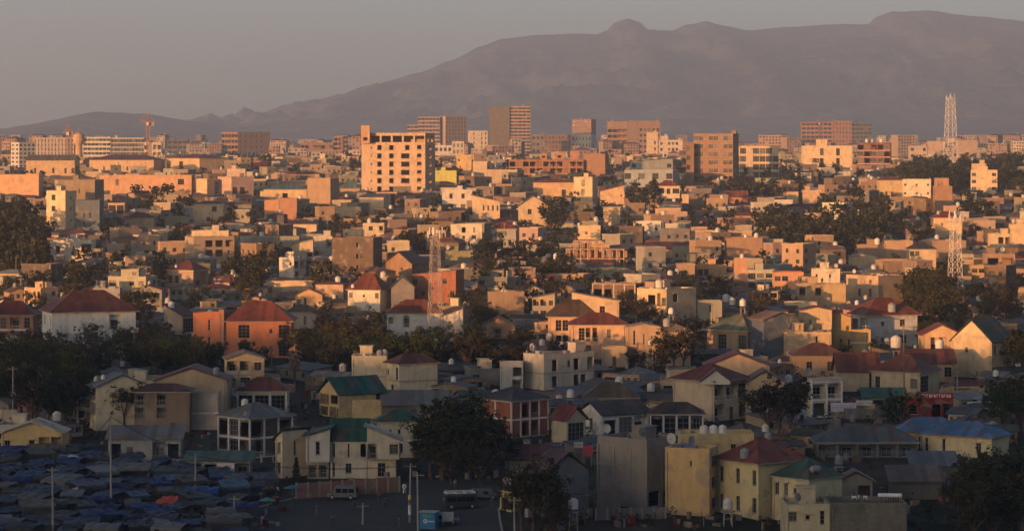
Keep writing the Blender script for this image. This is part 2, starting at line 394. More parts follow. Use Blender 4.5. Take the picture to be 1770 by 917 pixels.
def volume(parent, PM, Mw, W, Dp, H, D, col, roof='flat', rc=RGY, rh=0, A='', S='', z0=-1.0, wallm='plaster', frame=None, frate=None, wf=(.30, .27, .23), band=None,
           over=.5, parapet=.5, rail=None, L='', railsolid=False, fascia=None, framecols=True, wallname='wall', sh_dir=1, dcol=(.12, .07, .04), clutter=True):
    """one body of a building: walls with holes, fittings, trim and roof. Centre of the base at the origin of Mw."""
    Ml = PM.inverted() @ Mw
    hx, hy = W / 2, Dp / 2
    near = D < 640
    FA = lambda u, d, z: (-hx + u, -hy + d, z)
    FS = lambda u, d, z: (hx - d, -hy + u, z)
    FB = lambda u, d, z: (hx - u, hy - d, z)
    FL = lambda u, d, z: (-hx + d, hy - u, z)
    g = G()
    zroof = H - (parapet if roof == 'flat' else 0)
    info = []
    for T, w, pat, ang, org in ((FA, W, A, 0, lambda u: (-hx + u, -hy)), (FS, Dp, S, 90, lambda u: (hx, -hy + u)), (FB, W, '', 180, None), (FL, Dp, L, 270, lambda u: (-hx, hy - u))):
        ops, fit, ns, nc = openings(pat, w, zroof if roof == 'flat' else H, 0.0, D)
        wall_face(g, T, w, z0, H, ops); info.append((pat, w, fit, ns, nc, ang, org, T))
    # roof
    rg = G()
    if roof == 'flat':
        t = .2
        g.box(-hx + .002, hx - .002, -hy + .002, hy - .002, zroof - .22, zroof, 0)
        for (a, b, c, d) in ((-hx, hx, -hy, -hy + t), (-hx, hx, hy - t, hy), (-hx, -hx + t, -hy + t, hy - t), (hx - t, hx, -hy + t, hy - t)):
            g.poly([(a, c, H), (b, c, H), (b, d, H), (a, d, H)])
        i = t
        for q in (((-hx + i, -hy + i), (hx - i, -hy + i)), ((hx - i, hy - i), (-hx + i, hy - i)), ((-hx + i, hy - i), (-hx + i, -hy + i)), ((hx - i, -hy + i), (hx - i, hy - i))):
            (ax, ay), (bx, by) = q; g.poly([(bx, by, zroof), (ax, ay, zroof), (ax, ay, H), (bx, by, H)])
        cg = G(); e = .07
        for (a, b, c, d) in ((-hx - e, hx + e, -hy - e, -hy + t + .03), (-hx - e, hx + e, hy - t - .03, hy + e), (-hx - e, -hx + t + .03, -hy + t + .03, hy - t - .03), (hx - t - .03, hx + e, -hy + t + .03, hy - t - .03)):
            cg.box(a, b, c, d, H + .002, H + .1)
        link('coping', cg.mesh('coping', ['concrete']), parent, Ml, fascia or tuple(min(.6, x * 1.05) for x in col))
        if clutter and W > 5 and Dp > 5:
            q = random.Random(int(W * 977 + H * 131 + Dp * 17)); 
            if q.random() < .5:
                sx, sy = q.uniform(-hx + 1.8, hx - 1.8), q.uniform(0, hy - 1.6); g2 = G(); g2.box(sx - 1.2, sx + 1.2, sy - 1.3, sy + 1.3, zroof, zroof + 2.3); g2.box(sx - 1.4, sx + 1.4, sy - 1.5, sy + 1.5, zroof + 2.301, zroof + 2.42)
                link('stair_room', g2.mesh('stair_room', ['plaster']), parent, Ml, tuple(x * .93 for x in col))
            if q.random() < .45:
                for px_ in (-1, 0, 1):
                    for py_ in (-1, 1):
                        if q.random() < .3: continue
                        g2 = G(); x_, y_ = px_ * (hx - .5), py_ * (hy - .5); hh = q.uniform(.5, 1.1); g2.box(x_ - .15, x_ + .15, y_ - .15, y_ + .15, zroof, zroof + hh)
                        for a_ in (-.1, .1): g2.rod((x_ + a_, y_ + a_, zroof + hh), (x_ + a_ * 1.5, y_ + a_, zroof + hh + .7), .025, 3)
                        link('starter_column', g2.mesh('starter_column', ['concrete']), parent, Ml, CNC)
            for k_ in range(q.randint(0, 3)):
                g2 = G(); x_, y_ = q.uniform(-hx + 1, hx - 1), q.uniform(-hy + 1, hy - 1); a_, b_ = q.uniform(.3, 1.1), q.uniform(.3, .8); g2.box(x_ - a_, x_ + a_, y_ - b_, y_ + b_, zroof, zroof + q.uniform(.3, 1.0))
                link('roof_box', g2.mesh('roof_box', ['paint']), parent, Ml, q.choice([(.3, .27, .22), (.15, .14, .13), (.4, .4, .4), (.12, .16, .22)]))
    else:
        o = over; X, Y = hx + o, hy + o; th = .16
        e0 = H - o * (rh / max(.1, min(hx, hy))) * .0 + .003
        if roof == 'hip':
            if X >= Y: r1, r2 = (-(X - Y * .95), 0), (X - Y * .95, 0)
            else: r1, r2 = (0, -(Y - X * .95)), (0, Y - X * .95)
            c = [(-X, -Y), (X, -Y), (X, Y), (-X, Y)]
            P = [(a, b, e0 + th) for a, b in c]; A1 = (*r1, e0 + th + rh); A2 = (*r2, e0 + th + rh)
            if X >= Y:
                rg.poly([P[0], P[1], A2, A1]); rg.poly([P[1], P[2], A2]); rg.poly([P[2], P[3], A1, A2]); rg.poly([P[3], P[0], A1])
            else:
                rg.poly([P[0], P[1], A1]); rg.poly([P[1], P[2], A2, A1]); rg.poly([P[2], P[3], A2]); rg.poly([P[3], P[0], A1, A2])
            # ridge caps
            for a, b in ((P[0], A1), (P[1], A2 if X >= Y else A1), (P[2], A2), (P[3], A1 if X >= Y else A2), (A1, A2)):
                rg.rod(a, b, .07, 4)
        elif roof in ('gx', 'gy'):
            if roof == 'gx':
                P = [(-X, -Y), (X, -Y), (X, Y), (-X, Y)]; r0, r1_ = (-X, 0), (X, 0)
                ev = [(P[0], P[1], r1_, r0), (P[2], P[3], r0, r1_)]
                gab = [[(hx, -hy, H), (hx, hy, H), (hx, 0, H + rh * hy / Y)], [(-hx, hy, H), (-hx, -hy, H), (-hx, 0, H + rh * hy / Y)]]
            else:
                P = [(-X, -Y), (X, -Y), (X, Y), (-X, Y)]; r0, r1_ = (0, -Y), (0, Y)
                ev = [(P[1], P[2], r1_, r0), (P[3], P[0], r0, r1_)]
                gab = [[(-hx, -hy, H), (hx, -hy, H), (0, -hy, H + rh * hx / X)], [(hx, hy, H), (-hx, hy, H), (0, hy, H + rh * hx / X)]]
            drop = rh * o / (Y if roof == 'gx' else X)
            zb_ = H - drop + .01
            for a, b, c, d in ev:
                A_, B_, C_, D_ = (*a, zb_), (*b, zb_), (*c, H + rh), (*d, H + rh)
                up = lambda p: (p[0], p[1], p[2] + th)
                rg.poly([up(A_), up(B_), up(C_), up(D_)]); rg.poly([D_, C_, B_, A_])
                rg.poly([A_, B_, up(B_), up(A_)]); rg.poly([B_, C_, up(C_), up(B_)]); rg.poly([D_, A_, up(A_), up(D_)])
            for t_ in gab: g.poly(t_)
        elif roof in ('sx', 'sy'):   # single slope, rising to +x / +y (or the other way with sh_dir -1)
            def hgt(x, y):
                k = (x / hx if roof == 'sx' else y / hy) * sh_dir
                return H + rh * (k + 1) / 2
            C = [(-X, -Y), (X, -Y), (X, Y), (-X, Y)]
            lo = [(a, b, hgt(a, b) + .01) for a, b in C]; hi = [(a, b, z + th) for a, b, z in lo]
            rg.poly(hi); rg.poly(lo[::-1])
            for i in range(4): j = (i + 1) % 4; rg.poly([lo[i], lo[j], hi[j], hi[i]])
            C = [(-hx, -hy), (hx, -hy), (hx, hy), (-hx, hy)]
            for i in range(4):
                j = (i + 1) % 4; a, b = C[i], C[j]
                za, zb2 = hgt(*a), hgt(*b)
                if max(za, zb2) > H + .02: g.poly([(*a, H), (*b, H), (*b, zb2), (*a, za)] if min(za, zb2) > H + .02 else ([(*a, H), (*b, H), (*b, zb2)] if zb2 > za else [(*a, H), (*b, H), (*a, za)]))
        if roof == 'hip':
            fg = G(); fg.box(-X, X, -Y, Y, e0, e0 + th)
            ro = link('roof', rg.mesh('roof', ['sheet_roof']), parent, Ml, rc)
            link('eaves', fg.mesh('eaves', ['paint']), ro, None, fascia or tuple(min(.6, x) for x in (wf if D < 1000 else col)))
        else:
            link('roof', rg.mesh('roof', ['sheet_roof']), parent, Ml, rc)
    link(wallname, g.mesh(wallname, [wallm]), parent, Ml, col)
    # fittings
    tg = G(); bg_ = G(); hoods = D < 1150 and random.Random(int(W * 331 + H * 77)).random() < .6
    for pat, w, fit, ns, nc, ang, org, T in info:
        if not pat: continue
        Rz = Matrix.Rotation(R(ang), 4, 'Z')
        for kind, u, v0, ww, hh, dp, cw in fit:
            ox, oy = org(u)
            base = Ml @ Matrix.Translation((ox, oy, v0)) @ Rz
            if kind == 'win' and hoods:
                kw_ = round((ww + .5) / .3) * .3
                if kw_ not in _hd: g3 = G(); g3.box(-kw_ / 2, kw_ / 2, -.42, -.002, 0, .09); _hd[kw_] = g3.mesh('sunshade', ['concrete'])
                link('sunshade', _hd[kw_], parent, base @ Matrix.Translation((0, 0, hh + .12)), tuple(min(.6, x * 1.08) for x in col))
            if kind in ('win', 'grid'):
                p, f, s, one, _, _ = win_meshes(ww, hh, kind, near)
                M = base @ Matrix.Translation((0, dp - .11, 0))
                NWIN[0] += 1
                if D < 900:
                    wo = link('window', p, parent, M); link('frame', f, wo, None, wf)
                    if near: link('sill', s, wo, Matrix.Translation((0, -(dp - .11), 0)), tuple(x * .9 for x in wf))
                else: link('window', one, parent, M, wf)
            elif kind == 'door':
                link('door', door_mesh(ww, hh), parent, base @ Matrix.Translation((0, dp - .08, 0)), dcol)
            elif kind == 'balcony':
                p, f, s, one, _, _ = win_meshes(min(1.9, ww * .6), min(2.1, hh * .8), 'grid', near)
                if D < 900:
                    wo = link('balcony_door', p, parent, base @ Matrix.Translation((0, dp - .12, .03))); link('frame', f, wo, None, wf)
                else: link('balcony_door', one, parent, base @ Matrix.Translation((0, dp - .12, .03)), wf)
                if D < 1400: link('balcony_rail', rail_mesh(ww + .1, railsolid or D > 900), parent, base @ Matrix.Translation((0, -.01, 0)), rail or wf)
        zt = zroof if roof == 'flat' else H
        if frame:
            e = .09; b = .16
            for k in range(ns + 1):
                z = zt * k / ns
                a = T(-e, -e, z - b if k else z); c = T(w + e, .0, z + (b if k < ns else .0))
                bx = [sorted(q) for q in zip(a, c)]; tg.box(*bx[0], *bx[1], *bx[2])
            cols = range(nc + 1) if framecols else (0, nc)
            for c_ in cols:
                u = w * c_ / nc; a = T(u - b if c_ else -e - .004, -e - .006, z0); c = T(u + b if c_ < nc else w + e + .004, 0, zt - .004)
                bx = [sorted(q) for q in zip(a, c)]; tg.box(*bx[0], *bx[1], *bx[2])
        if band:
            for k in range(1, ns + (0 if roof == 'flat' else 0)):
                z = zt * k / ns; a = T(-.1, -.1, z - .14); c = T(w + .1, 0, z + .14)
                bx = [sorted(q) for q in zip(a, c)]; bg_.box(*bx[0], *bx[1], *bx[2])
    if D < 720 and H > 4:
        for u in (-hx + .35, hx - .35)[:1 + (W > 9)]:
            g2 = G(); g2.rod((u, -hy - .07, 0), (u, -hy - .07, (zroof if roof == 'flat' else H) - .1), .05, 5); link('downpipe', g2.mesh('downpipe', ['paint']), parent, Ml, (.2, .18, .16))
    if tg.f: link('concrete_frame', tg.mesh('concrete_frame', ['concrete']), parent, Ml, frame)
    if bg_.f: link('floor_band', bg_.mesh('floor_band', ['concrete']), parent, Ml, band)
FOOT = []   # (x, y, radius)
RECT = []   # photograph rectangles of the hand-placed buildings with their depth
def place(x0, xc, x1, yt, yb, k, rot=None):
    D = depth(yb); m = mpp(D)
    x1 = xc if x1 is None else x1
    pa, pb = max(.1, xc - x0), max(0, x1 - xc)
    if rot is not None and pb == 0: th = R(rot)
    else: th = math.atan2(pb, k * pa)
    W = pa * m / math.cos(th); Dp = pb * m / math.sin(th) if pb > 0 else k * W
    H = (yb - yt) * m
    cx = (xc - CX) / FPX * D; zz = zg(D)
    c = Vector((cx, D, zz)) - Matrix.Rotation(-th, 3, 'Z') @ Vector((W / 2, -Dp / 2, 0))
    return D, m, th, W, Dp, H, c
def B(name, lm, label, x0, xc, x1, yt, yb, col, roof='flat', rc=RGY, ap=None, A='', S='', k=.8, rot=None, cat='building', group=None, **kw):
    D, m, th, W, Dp, H, c = place(x0, xc, x1, yt, yb, k, rot)
    root = empty(name, c, -th); tag(root, label, cat, group)
    PM = Matrix.Translation(c) @ Matrix.Rotation(-th, 4, 'Z'); root['_t'] = 0; del root['_t']
    rh = (yt - ap) * m if ap is not None else 0
    volume(root, PM, PM, W, Dp, H, D, col, roof, rc, rh, A, S, **kw)
    FOOT.append((c.x, c.y, math.hypot(W, Dp) / 2 * .85)); RECT.append((x0, x1 or xc, yt if ap is None else (ap + yt) / 2, yb, D))
    LAND.append(((x0 + (x1 or xc)) / 2, (yt + yb) / 2, lm)) if lm else None
    return dict(root=root, PM=PM, D=D, m=m, th=th, W=W, Dp=Dp, H=H, c=c, rh=rh, roof=roof, parapet=kw.get('parapet', .5), lm=lm)
def wing(b, x0, xc, x1, yt, yb, col, roof='flat', rc=RGY, ap=None, A='', S='', k=.8, ybd=None, zlift=0, back=0, **kw):
    """a further body of building b, ybd the row its depth is read from, back = metres pushed away"""
    D, m, th, W, Dp, H, c = place(x0, xc, x1, yt, ybd or yb, k, kw.pop('rot', None))
    if back:
        s = (D + back) / D; c = Vector((c.x * s, c.y + back, c.z)); D += back; m = mpp(D)
        W *= s; Dp *= s
    zb = -(yb - HY) * m          # real height of the underside
    H = (yb - yt) * m; c.z = zb if (ybd and ybd != yb) or back else zg(D)
    rh = (yt - ap) * m if ap is not None else 0
    z0 = kw.pop('z0', 0 if (ybd and ybd != yb) else -1.0 - back * .02)
    Mw = Matrix.Translation(c) @ Matrix.Rotation(-th, 4, 'Z')
    volume(b['root'], b['PM'], Mw, W, Dp, H, D, col, roof, rc, rh, A, S, z0=z0, **kw)
    FOOT.append((c.x, c.y, math.hypot(W, Dp) / 2 * .8)); RECT.append((x0, x1 or xc, yt if ap is None else (ap + yt) / 2, yb, D))
    return dict(root=b['root'], PM=Mw, D=D, m=m, th=th, W=W, Dp=Dp, H=H, c=c, rh=rh, roof=roof, parapet=kw.get('parapet', .5), lm=b['lm'])
# ------------------------------------------------------------------ roof tanks and dishes
def tank_proto():
    P = []
    for kk in range(3):
        r = empty('water_tank', (0, 0, -500))
        g = G()
        if kk == 0: g.lathe([(.60, .5), (.66, .55), (.66, .9), (.63, .92), (.66, .95), (.66, 1.4), (.62, 1.5), (.45, 1.72), (.2, 1.84), (.2, 1.92), (.02, 1.93)], 14)
        elif kk == 1: g.lathe([(.80, .5), (.86, .6), (.86, 1.25), (.84, 1.28), (.86, 1.31), (.86, 1.9), (.7, 2.15), (.35, 2.32), (.3, 2.4), (.02, 2.41)], 14)
        else:
            prof = [(.02, -.95), (.35, -.93), (.58, -.8), (.62, -.7), (.62, .7), (.58, .8), (.35, .93), (.02, .95)]
            n = 14; R_ = [[(z, q * math.cos(2 * math.pi * j / n), 1.15 + q * math.sin(2 * math.pi * j / n)) for j in range(n)] for q, z in prof]
            for a, b in zip(R_, R_[1:]):
                for j in range(n): g.poly([a[j], a[(j + 1) % n], b[(j + 1) % n], b[j]])
            g.rod((0, 0, 1.7), (0, 0, 1.9), .18, 10)
        me = g.mesh('barrel', ['paint'])
        for p in me.polygons: p.use_smooth = False
        link('barrel', me, r, None, (.62, .60, .56))
        g = G()
        for sx in (-1, 1):
            for sy in (-1, 1): g.rod((sx * .5, sy * .5, 0), (sx * .5, sy * .5, .5), .04, 4)
        g.box(-.7, .7, -.7, .7, .44, .5)
        link('stand', g.mesh('stand', ['paint']), r, None, (.12, .11, .1))
        P.append(r)
    return P
TP = tank_proto(); TANKS = []; tp_used = set()
def put_proto(P, used, i, loc, s=1.0, rz=0.0):
    if i not in used: used.add(i); o = P[i]
    else: o = copy_tree(P[i])
    o.location = loc; o.scale = (s, s, s); o.rotation_euler = (0, 0, rz); return o
def tank_at(loc, size, kind=0, desc=None, lm=None, on=''):
    size *= .66
    o = put_proto(TP, tp_used, kind, loc, size, rnd.random() * .6)
    o['category'] = 'water tank'; o['group'] = 'water tanks on roofs and stands'
    cc, cn = rnd.choice([((.60, .58, .54), 'white'), ((.50, .48, .44), 'white'), ((.55, .53, .5), 'white'), ((.36, .33, .29), 'dusty beige'), ((.24, .24, .25), 'grey')])
    for ch in o.children:
        if ch.name.startswith('barrel'): ch.color = (*cc, 1)
    TANKS.append(o); o['_d'] = desc or ('round %s water tank', 'large %s water tank', 'lying %s water tank')[kind] % cn
    return o
def roof_tank(b, fx, fy=.35, size=1.0, kind=0, base=None):
    H = b['H'] - (b['parapet'] if b['roof'] == 'flat' else 0)
    if b['roof'] != 'flat':
        # stands on the slope: short steel legs reach the sheet
        q = 1 - max(abs(fx - .5), abs(fy - .5)) * 2
        if b['roof'] == 'hip': H += b['rh'] * q * .95 + .1
        elif b['roof'] == 'gx': H += b['rh'] * (1 - abs(fy - .5) * 2) + .05
        elif b['roof'] == 'gy': H += b['rh'] * (1 - abs(fx - .5) * 2) + .05
        else: H += b['rh'] * .5
        H -= .1
    v = b['PM'] @ Vector(((fx - .5) * b['W'], (fy - .5) * b['Dp'], H))
    return tank_at(v, size, kind)
def stand_tank(px, py, yb, size=1.0, kind=0):
    """tank on its own tall steel tower"""
    D = depth(yb); x = (px - CX) / FPX * D; z = -(py - HY) / FPX * D; h = z - zg(D)
    r = empty('tank_tower', (x, D, zg(D)))
    g = G()
    for sx in (-.6, .6):
        for sy in (-.6, .6): g.rod((sx, sy, -.3), (sx * .8, sy * .8, h), .06, 5)
    link('leg_frame', g.mesh('leg_frame', ['paint']), r, None, (.3, .3, .28))
    g = G(); g.box(-.75, .75, -.75, .75, h - .05, h + .02)
    for s in (-.6, .6): g.rod((s, -.6, h * .5), (s, .6, h * .5), .03, 4); g.rod((-.6, s, h * .5), (.6, s, h * .5), .03, 4)
    link('platform', g.mesh('platform', ['paint']), r, None, (.3, .3, .28))
    MISC.append((r, 'slim steel water tank tower', 'tower', px, (py + yb) / 2, 'steel tank towers'))
    return tank_at((x, D, z - .4 * size + .02 + .4 * size), size, kind)
MISC = []   # (object, description, category, px, py, group)
# ------------------------------------------------------------------ buildings of the photograph, nearest rows first
b = B('low_house', 'the yellow gabled house', 'low pale yellow gabled house with open porch at the left edge', 2, 108, None, 748, 796, YEL, 'gy', CRM, 729, A='n.nBB', k=.7, over=.4)
b = B('house', 'the balcony gable house', 'tall cream gabled house with narrow balconies behind the left street lamp', 147, 166, 252, 668, 744, CRM, 'gx', RGY, 648, A='B/B/D', S='..../....', k=1.6)
roof_tank(b, .2, .1, .9, 0); roof_tank(b, .5, .2, .9)
b = B('apartment_house', 'the brown three part house', 'three part brown and beige house with dark red roof and stacked loggias', 232, 327, None, 678, 746, BRN, 'hip', DRD, 666, A='B.B../B.B../...D.', k=.6, rail=CNC)
wing(b, 328, 377, None, 680, 742, (.36, .30, .24), 'flat', A='.../...', k=1.0, band=WHT)
b = B('house', 'the red roofed wide gable', 'wide beige house with red sheet roof and broad gable catching light', 268, 392, None, 657, 722, TAN, 'gy', RED, 635, A='..../.w..', k=.7)
roof_tank(b, .85, .06, 1.1, 1); 
b = B('bungalow', 'the fenced red cottage', 'small cream cottage with pyramid red roof and barred front windows', 410, 495, None, 676, 716, CRM, 'hip', RED, 655, A='GGG', k=.8, frame=WHT, frate=1)
roof_tank(b, .1, .1, 1.0)
b = B('villa', 'the white framed villa', 'brown unfinished villa with white column grid and grey sheet roof', 371, 432, 500, 724, 792, (.11, .075, .065), 'hip', RGY, 702, A='OGO/BGB', S='O.O/B.B', k=1.1, frame=(.6, .58, .55), rail=WHT)
roof_tank(b, .8, .05, .8); roof_tank(b, .3, .4, 1.0, 1)
b = B('shed', 'the grey street shacks', 'long grey tin shack with open shutters facing the market', 187, 312, None, 757, 797, GRY, 'sy', RGY, 742, A='OD.BO', k=.35, sh_dir=1)
b = B('shop', 'the awning shops', 'row of low market shops with white and red boards', 322, 432, None, 795, 832, CNC, 'sy', (.04, .11, .09), 786, A='BODB', k=.4)
b = B('cottage', 'the pink shack', 'tiny pink walled shack beside the dark trees', 31, 55, None, 694, 724, (.38, .12, .12), 'sy', RST, 688, A='nD', k=.9)
b = B('apartment_house', 'the long cream house', 'long cream two storey house with overhanging bays and green and brown roof', 571, 634, None, 760, 826, (.50, .44, .34), 'gx', GRN, 728, A='v.v.O/v.W..', k=1.5, over=.3, rail=WHT)
wing(b, 475, 488, 529, 758, 826, CRM, 'sx', GRN, 745, A='n/n', S='.v./...', k=3.0)
wing(b, 528.5, 570, None, 752, 798, (.46, .43, .38), 'sx', GRN, 740, A='.w.', k=1.2, ybd=826, back=-1.0)
wing(b, 531, 568, None, 798.4, 826, (.44, .38, .3), 'flat', A='BB', k=1.0, ybd=826, parapet=.02)
wing(b, 634.5, 690, None, 762, 793, (.50, .44, .34), 'sx', CRM, 738, A='B.W', k=1.2, ybd=826, back=-1.0, sh_dir=-1)
wing(b, 635, 684, None, 793.4, 826, CRM, 'flat', A='.G.', k=1.0, ybd=826, parapet=.02)
b = B('house', 'the green roofed villa', 'yellow villa with dark green sheet roof and small gabled porch', 549, 586, 662, 680, 722, YEL, 'gy', (.015, .09, .075), 655, A='BO/OB', S='....G/..W.', k=1.5, rail=BRN)
wing(b, 608, 614, 658, 694, 724, YEL, 'flat', A='n', S='..', k=2.0, ybd=732)
b = B('apartment_house', 'the flat topped beige block', 'beige block, flat lit half beside a maroon roofed half with tanks', 608, 668, None, 615, 682, CRM, 'flat', A='.../...', k=.9, band=TAN)
c = wing(b, 665, 690, 755, 630, 688, CRM, 'hip', DRD, 615, A='s.A/.w.', S='..../....', k=1.6, band=TAN)
roof_tank(b, .35, .2, .8); roof_tank(b, .55, .25, .8); roof_tank(b, .8, .1, 1.1, 1); roof_tank(b, .93, .2, 1.1, 1)
b = B('house', 'the small green hip house', 'white upper floored house with green hip roof beside the big dark tree', 652, 728, None, 730, 790, (.42, .38, .3), 'hip', GRN, 712, A='sss.G/..W.B', k=.8, band=WHT)
b = B('brick_house', 'the brick framed house', 'red brick house with white concrete frame and dark roof', 828, 884, 948, 694, 757, (.33, .12, .075), 'hip', DRK, 674, A='../..', S='.OB./.OB.', k=1.0, frame=(.58, .52, .46), wallm='block_wall')
b = B('house', 'the open storey grey block', 'unplastered two storey block with open rooms and one smooth lit panel', 905, 940, 1029, 613, 674, (.5, .43, .34), 'flat', A='../..', S='.O.oO.B/.O..OO.', k=2.2, band=TAN)
wing(b, 864, 904, None, 626, 674, (.42, .40, .36), 'flat', A='.O/.B', k=.8)
b = B('house', 'the dormer balcony house', 'beige house with red hip roof, gabled dormer and stacked glazed balconies', 1167, 1234, 1300, 660, 728, (.48, .38, .27), 'hip', (.17, .05, .035), 634, A='.../...', S='BBG/BDO', k=1.0, rail=WHT, over=.7)
wing(b, 1213, 1262, None, 658, 664, (.52, .48, .40), 'gy', (.17, .05, .035), 638, A='', k=.8, ybd=728, back=-.6, over=.3)
b = B('house', 'the peach double gable', 'peach house with low red gabled roof lit by the sun', 1222, 1330, None, 632, 700, (.52, .36, .22), 'gy', RED, 610, A='..../.w..', k=.7)
b = B('house', 'the arch window gable', 'tan gabled house with arched window in the shade of trees', 1290, 1356, None, 660, 724, (.46, .34, .22), 'gy', RST, 640, A='.A./.B.', k=.9)
b = B('house', 'the white gable bungalow', 'small house with white end gable and long glazed veranda', 1004, 1041, 1124, 716, 755, WHT, 'gy', DRK, 697, A='.n.', S='OGB', k=1.3, rail=WHT, frame=None)
b = B('veranda_house', 'the black veranda house', 'dark house fronted by a white framed glazed veranda', 1124, 1215, None, 716, 752, (.05, .045, .045), 'hip', DRK, 698, A='OGGA', k=.6, frame=(.55, .53, .5), framecols=True)
b = B('house', 'the narrow red gable', 'narrow cream house with red roof and tall bay window', 954, 980, 1013, 724, 768, (.46, .4, .26), 'gx', (.16, .03, .03), 703, A='..', S='G', k=1.1)
b = B('concrete_building', 'the bare concrete building', 'large bare grey concrete building with rough panelled blank side', 1035, 1118, 1173, 760, 880, (.25, .215, .19), 'flat', A='.../.../...', S='.o/.v/OO', k=.8, frame=(.27, .235, .2), wallm='concrete', parapet=.9)
wing(b, 1032, 1073, None, 848, 882, (.14, .13, .125), 'flat', A='..', k=.5, ybd=890)
b = B('apartment_house', 'the blank yellow block', 'plain ochre yellow block with one tiny opening in its tall side', 1151, 1226, 1247, 776, 892, (.58, .39, .18), 'flat', A='...s../....../......', S='W/W/W', k=.9)
wing(b, 1176, 1303, None, 750, 800, (.54, .40, .20), 'flat', A='..w.v.w.W', k=.6, ybd=840, z0=-6)
b2 = b
b = B('apartment_house', 'the cream block with red roof', 'cream block with red hip roof and two rows of dark upright windows', 1246, 1311, 1398, 802, 898, (.55, .45, .25), 'hip', (.20, .045, .03), 766, A='n.n.n/n.n.n', S='..../....', k=1.1, over=.7)
roof_tank(b, .62, .04, 1.15, 1)
b = B('house', 'the green roofed cream block', 'cream block with faded green roof and grey side wall', 1341, 1398, 1462, 830, 908, (.53, .45, .27), 'hip', (.05, .10, .075), 798, A='nnsn/.w..', S='...D', k=1.0, over=.3)
roof_tank(b, .9, .3, 1.2, 2)
b = B('house', 'the clay gable shed', 'small clay coloured gable house with open dark carport', 1451, 1508, None, 830, 872, (.36, .29, .22), 'gy', RST, 814, A='.O', k=.7)
b = B('concrete_building', 'the roof terrace block', 'flat roofed half cream, half bare concrete block with busy roof terrace', 1358, 1434, None, 872, 940, (.50, .43, .28), 'flat', A='wsv/...', k=1.3, parapet=.4)
BT = wing(b, 1434.3, 1567, None, 870, 940, (.19, .175, .15), 'flat', A='......', k=.75, wallm='block_wall', parapet=.4, clutter=False)
b = B('warehouse', 'the long grey canopy', 'long low open shed under a slate coloured hip roof', 1413, 1586, None, 765, 790, (.13, .13, .13), 'hip', (.075, .10, .11), 743, A='BBBBB', k=.45, over=.5, rail=GRY)
b = B('hall', 'the blue roofed hall', 'cream hall with bright blue sheet roof and tall narrow windows', 1604, 1714, 1755, 757, 792, (.56, .46, .28), 'hip', RBL, 735, A='v.v...w.', k=.6, over=.6, fascia=BRN)
wing(b, 1560, 1655, None, 746, 784, (.50, .42, .27), 'hip', RBL, 724, A='..v.....', back=7, k=.5, over=.6, fascia=BRN)
b = B('house', 'the white terrace frame house', 'small flat house with bright white framed terrace and sloping rooftop fence', 1391, 1403, 1458, 655, 722, (.45, .40, .31), 'flat', A='v/.', S='BB/OB', k=2.0, frame=(.62, .6, .57), rail=WHT)
b = B('house', 'the beige red hip house', 'beige house with faded red hip roof above the red shop sign', 1513, 1590, 1632, 645, 682, (.47, .37, .25), 'hip', (.17, .06, .045), 618, A='n..w', S='G.', k=.8)
b = B('house', 'the pink roofed pair', 'low beige house with faded red roof left of the lattice sign post', 1449, 1520, None, 640, 676, (.42, .33, .23), 'gx', (.17, .06, .045), 612, A='..A', k=1.0)
shop = B('shop', 'the red front shop', 'single storey shop painted red with white lettered red fascia', 1568, 1648, None, 688, 724, (.24, .035, .03), 'flat', A='WDOB', k=.6, rail=RED)
b = B('kiosk', 'the green awning stall', 'low stall with green corrugated awning beside the red shop', 1494, 1566, None, 686, 712, CNC, 'sy', (.04, .13, .085), 675, A='OO', k=.5)
b = B('cottage', 'the lower tin roofs', 'low dark house under blue grey tin below the blue roofed hall', 1578, 1655, None, 804, 826, (.12, .12, .11), 'sy', (.11, .13, .16), 788, A='..o.', k=.7)
b = B('cottage', 'the tin yard house', 'long shadowed shed with rusty tin roof at the lower right', 1541, 1628, None, 830, 862, (.12, .11, .1), 'sy', (.13, .11, .10), 812, A='....', k=.5)
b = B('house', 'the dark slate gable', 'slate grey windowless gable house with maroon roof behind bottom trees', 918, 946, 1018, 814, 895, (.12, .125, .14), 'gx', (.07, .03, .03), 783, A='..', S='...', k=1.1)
b = B('cottage', 'the roadside kiosk', 'yellow posted roadside gate kiosk under the dark trees', 864, 884, 900, 850, 884, (.4, .32, .16), 'flat', A='O', S='.', k=.9)
b = B('house', 'the slate roof bungalow', 'low bungalow with brown sheet roof and lit edge behind tanks', 1012, 1102, None, 688, 712, (.34, .25, .16), 'hip', (.11, .08, .05), 664, A='.w.w', k=.7)
b = B('cottage', 'the flat tin house', 'long low house of grey tin left of the brick house', 660, 770, None, 700, 722, (.2, .17, .14), 'sy', (.14, .14, .13), 682, A='..D..', k=.6)
b = B('cottage', 'the old red tin shed', 'old shed under rusty red tin beside the concrete building', 880, 950, None, 792, 822, (.3, .27, .2), 'sy', (.14, .04, .035), 775, A='.o.', k=.5)
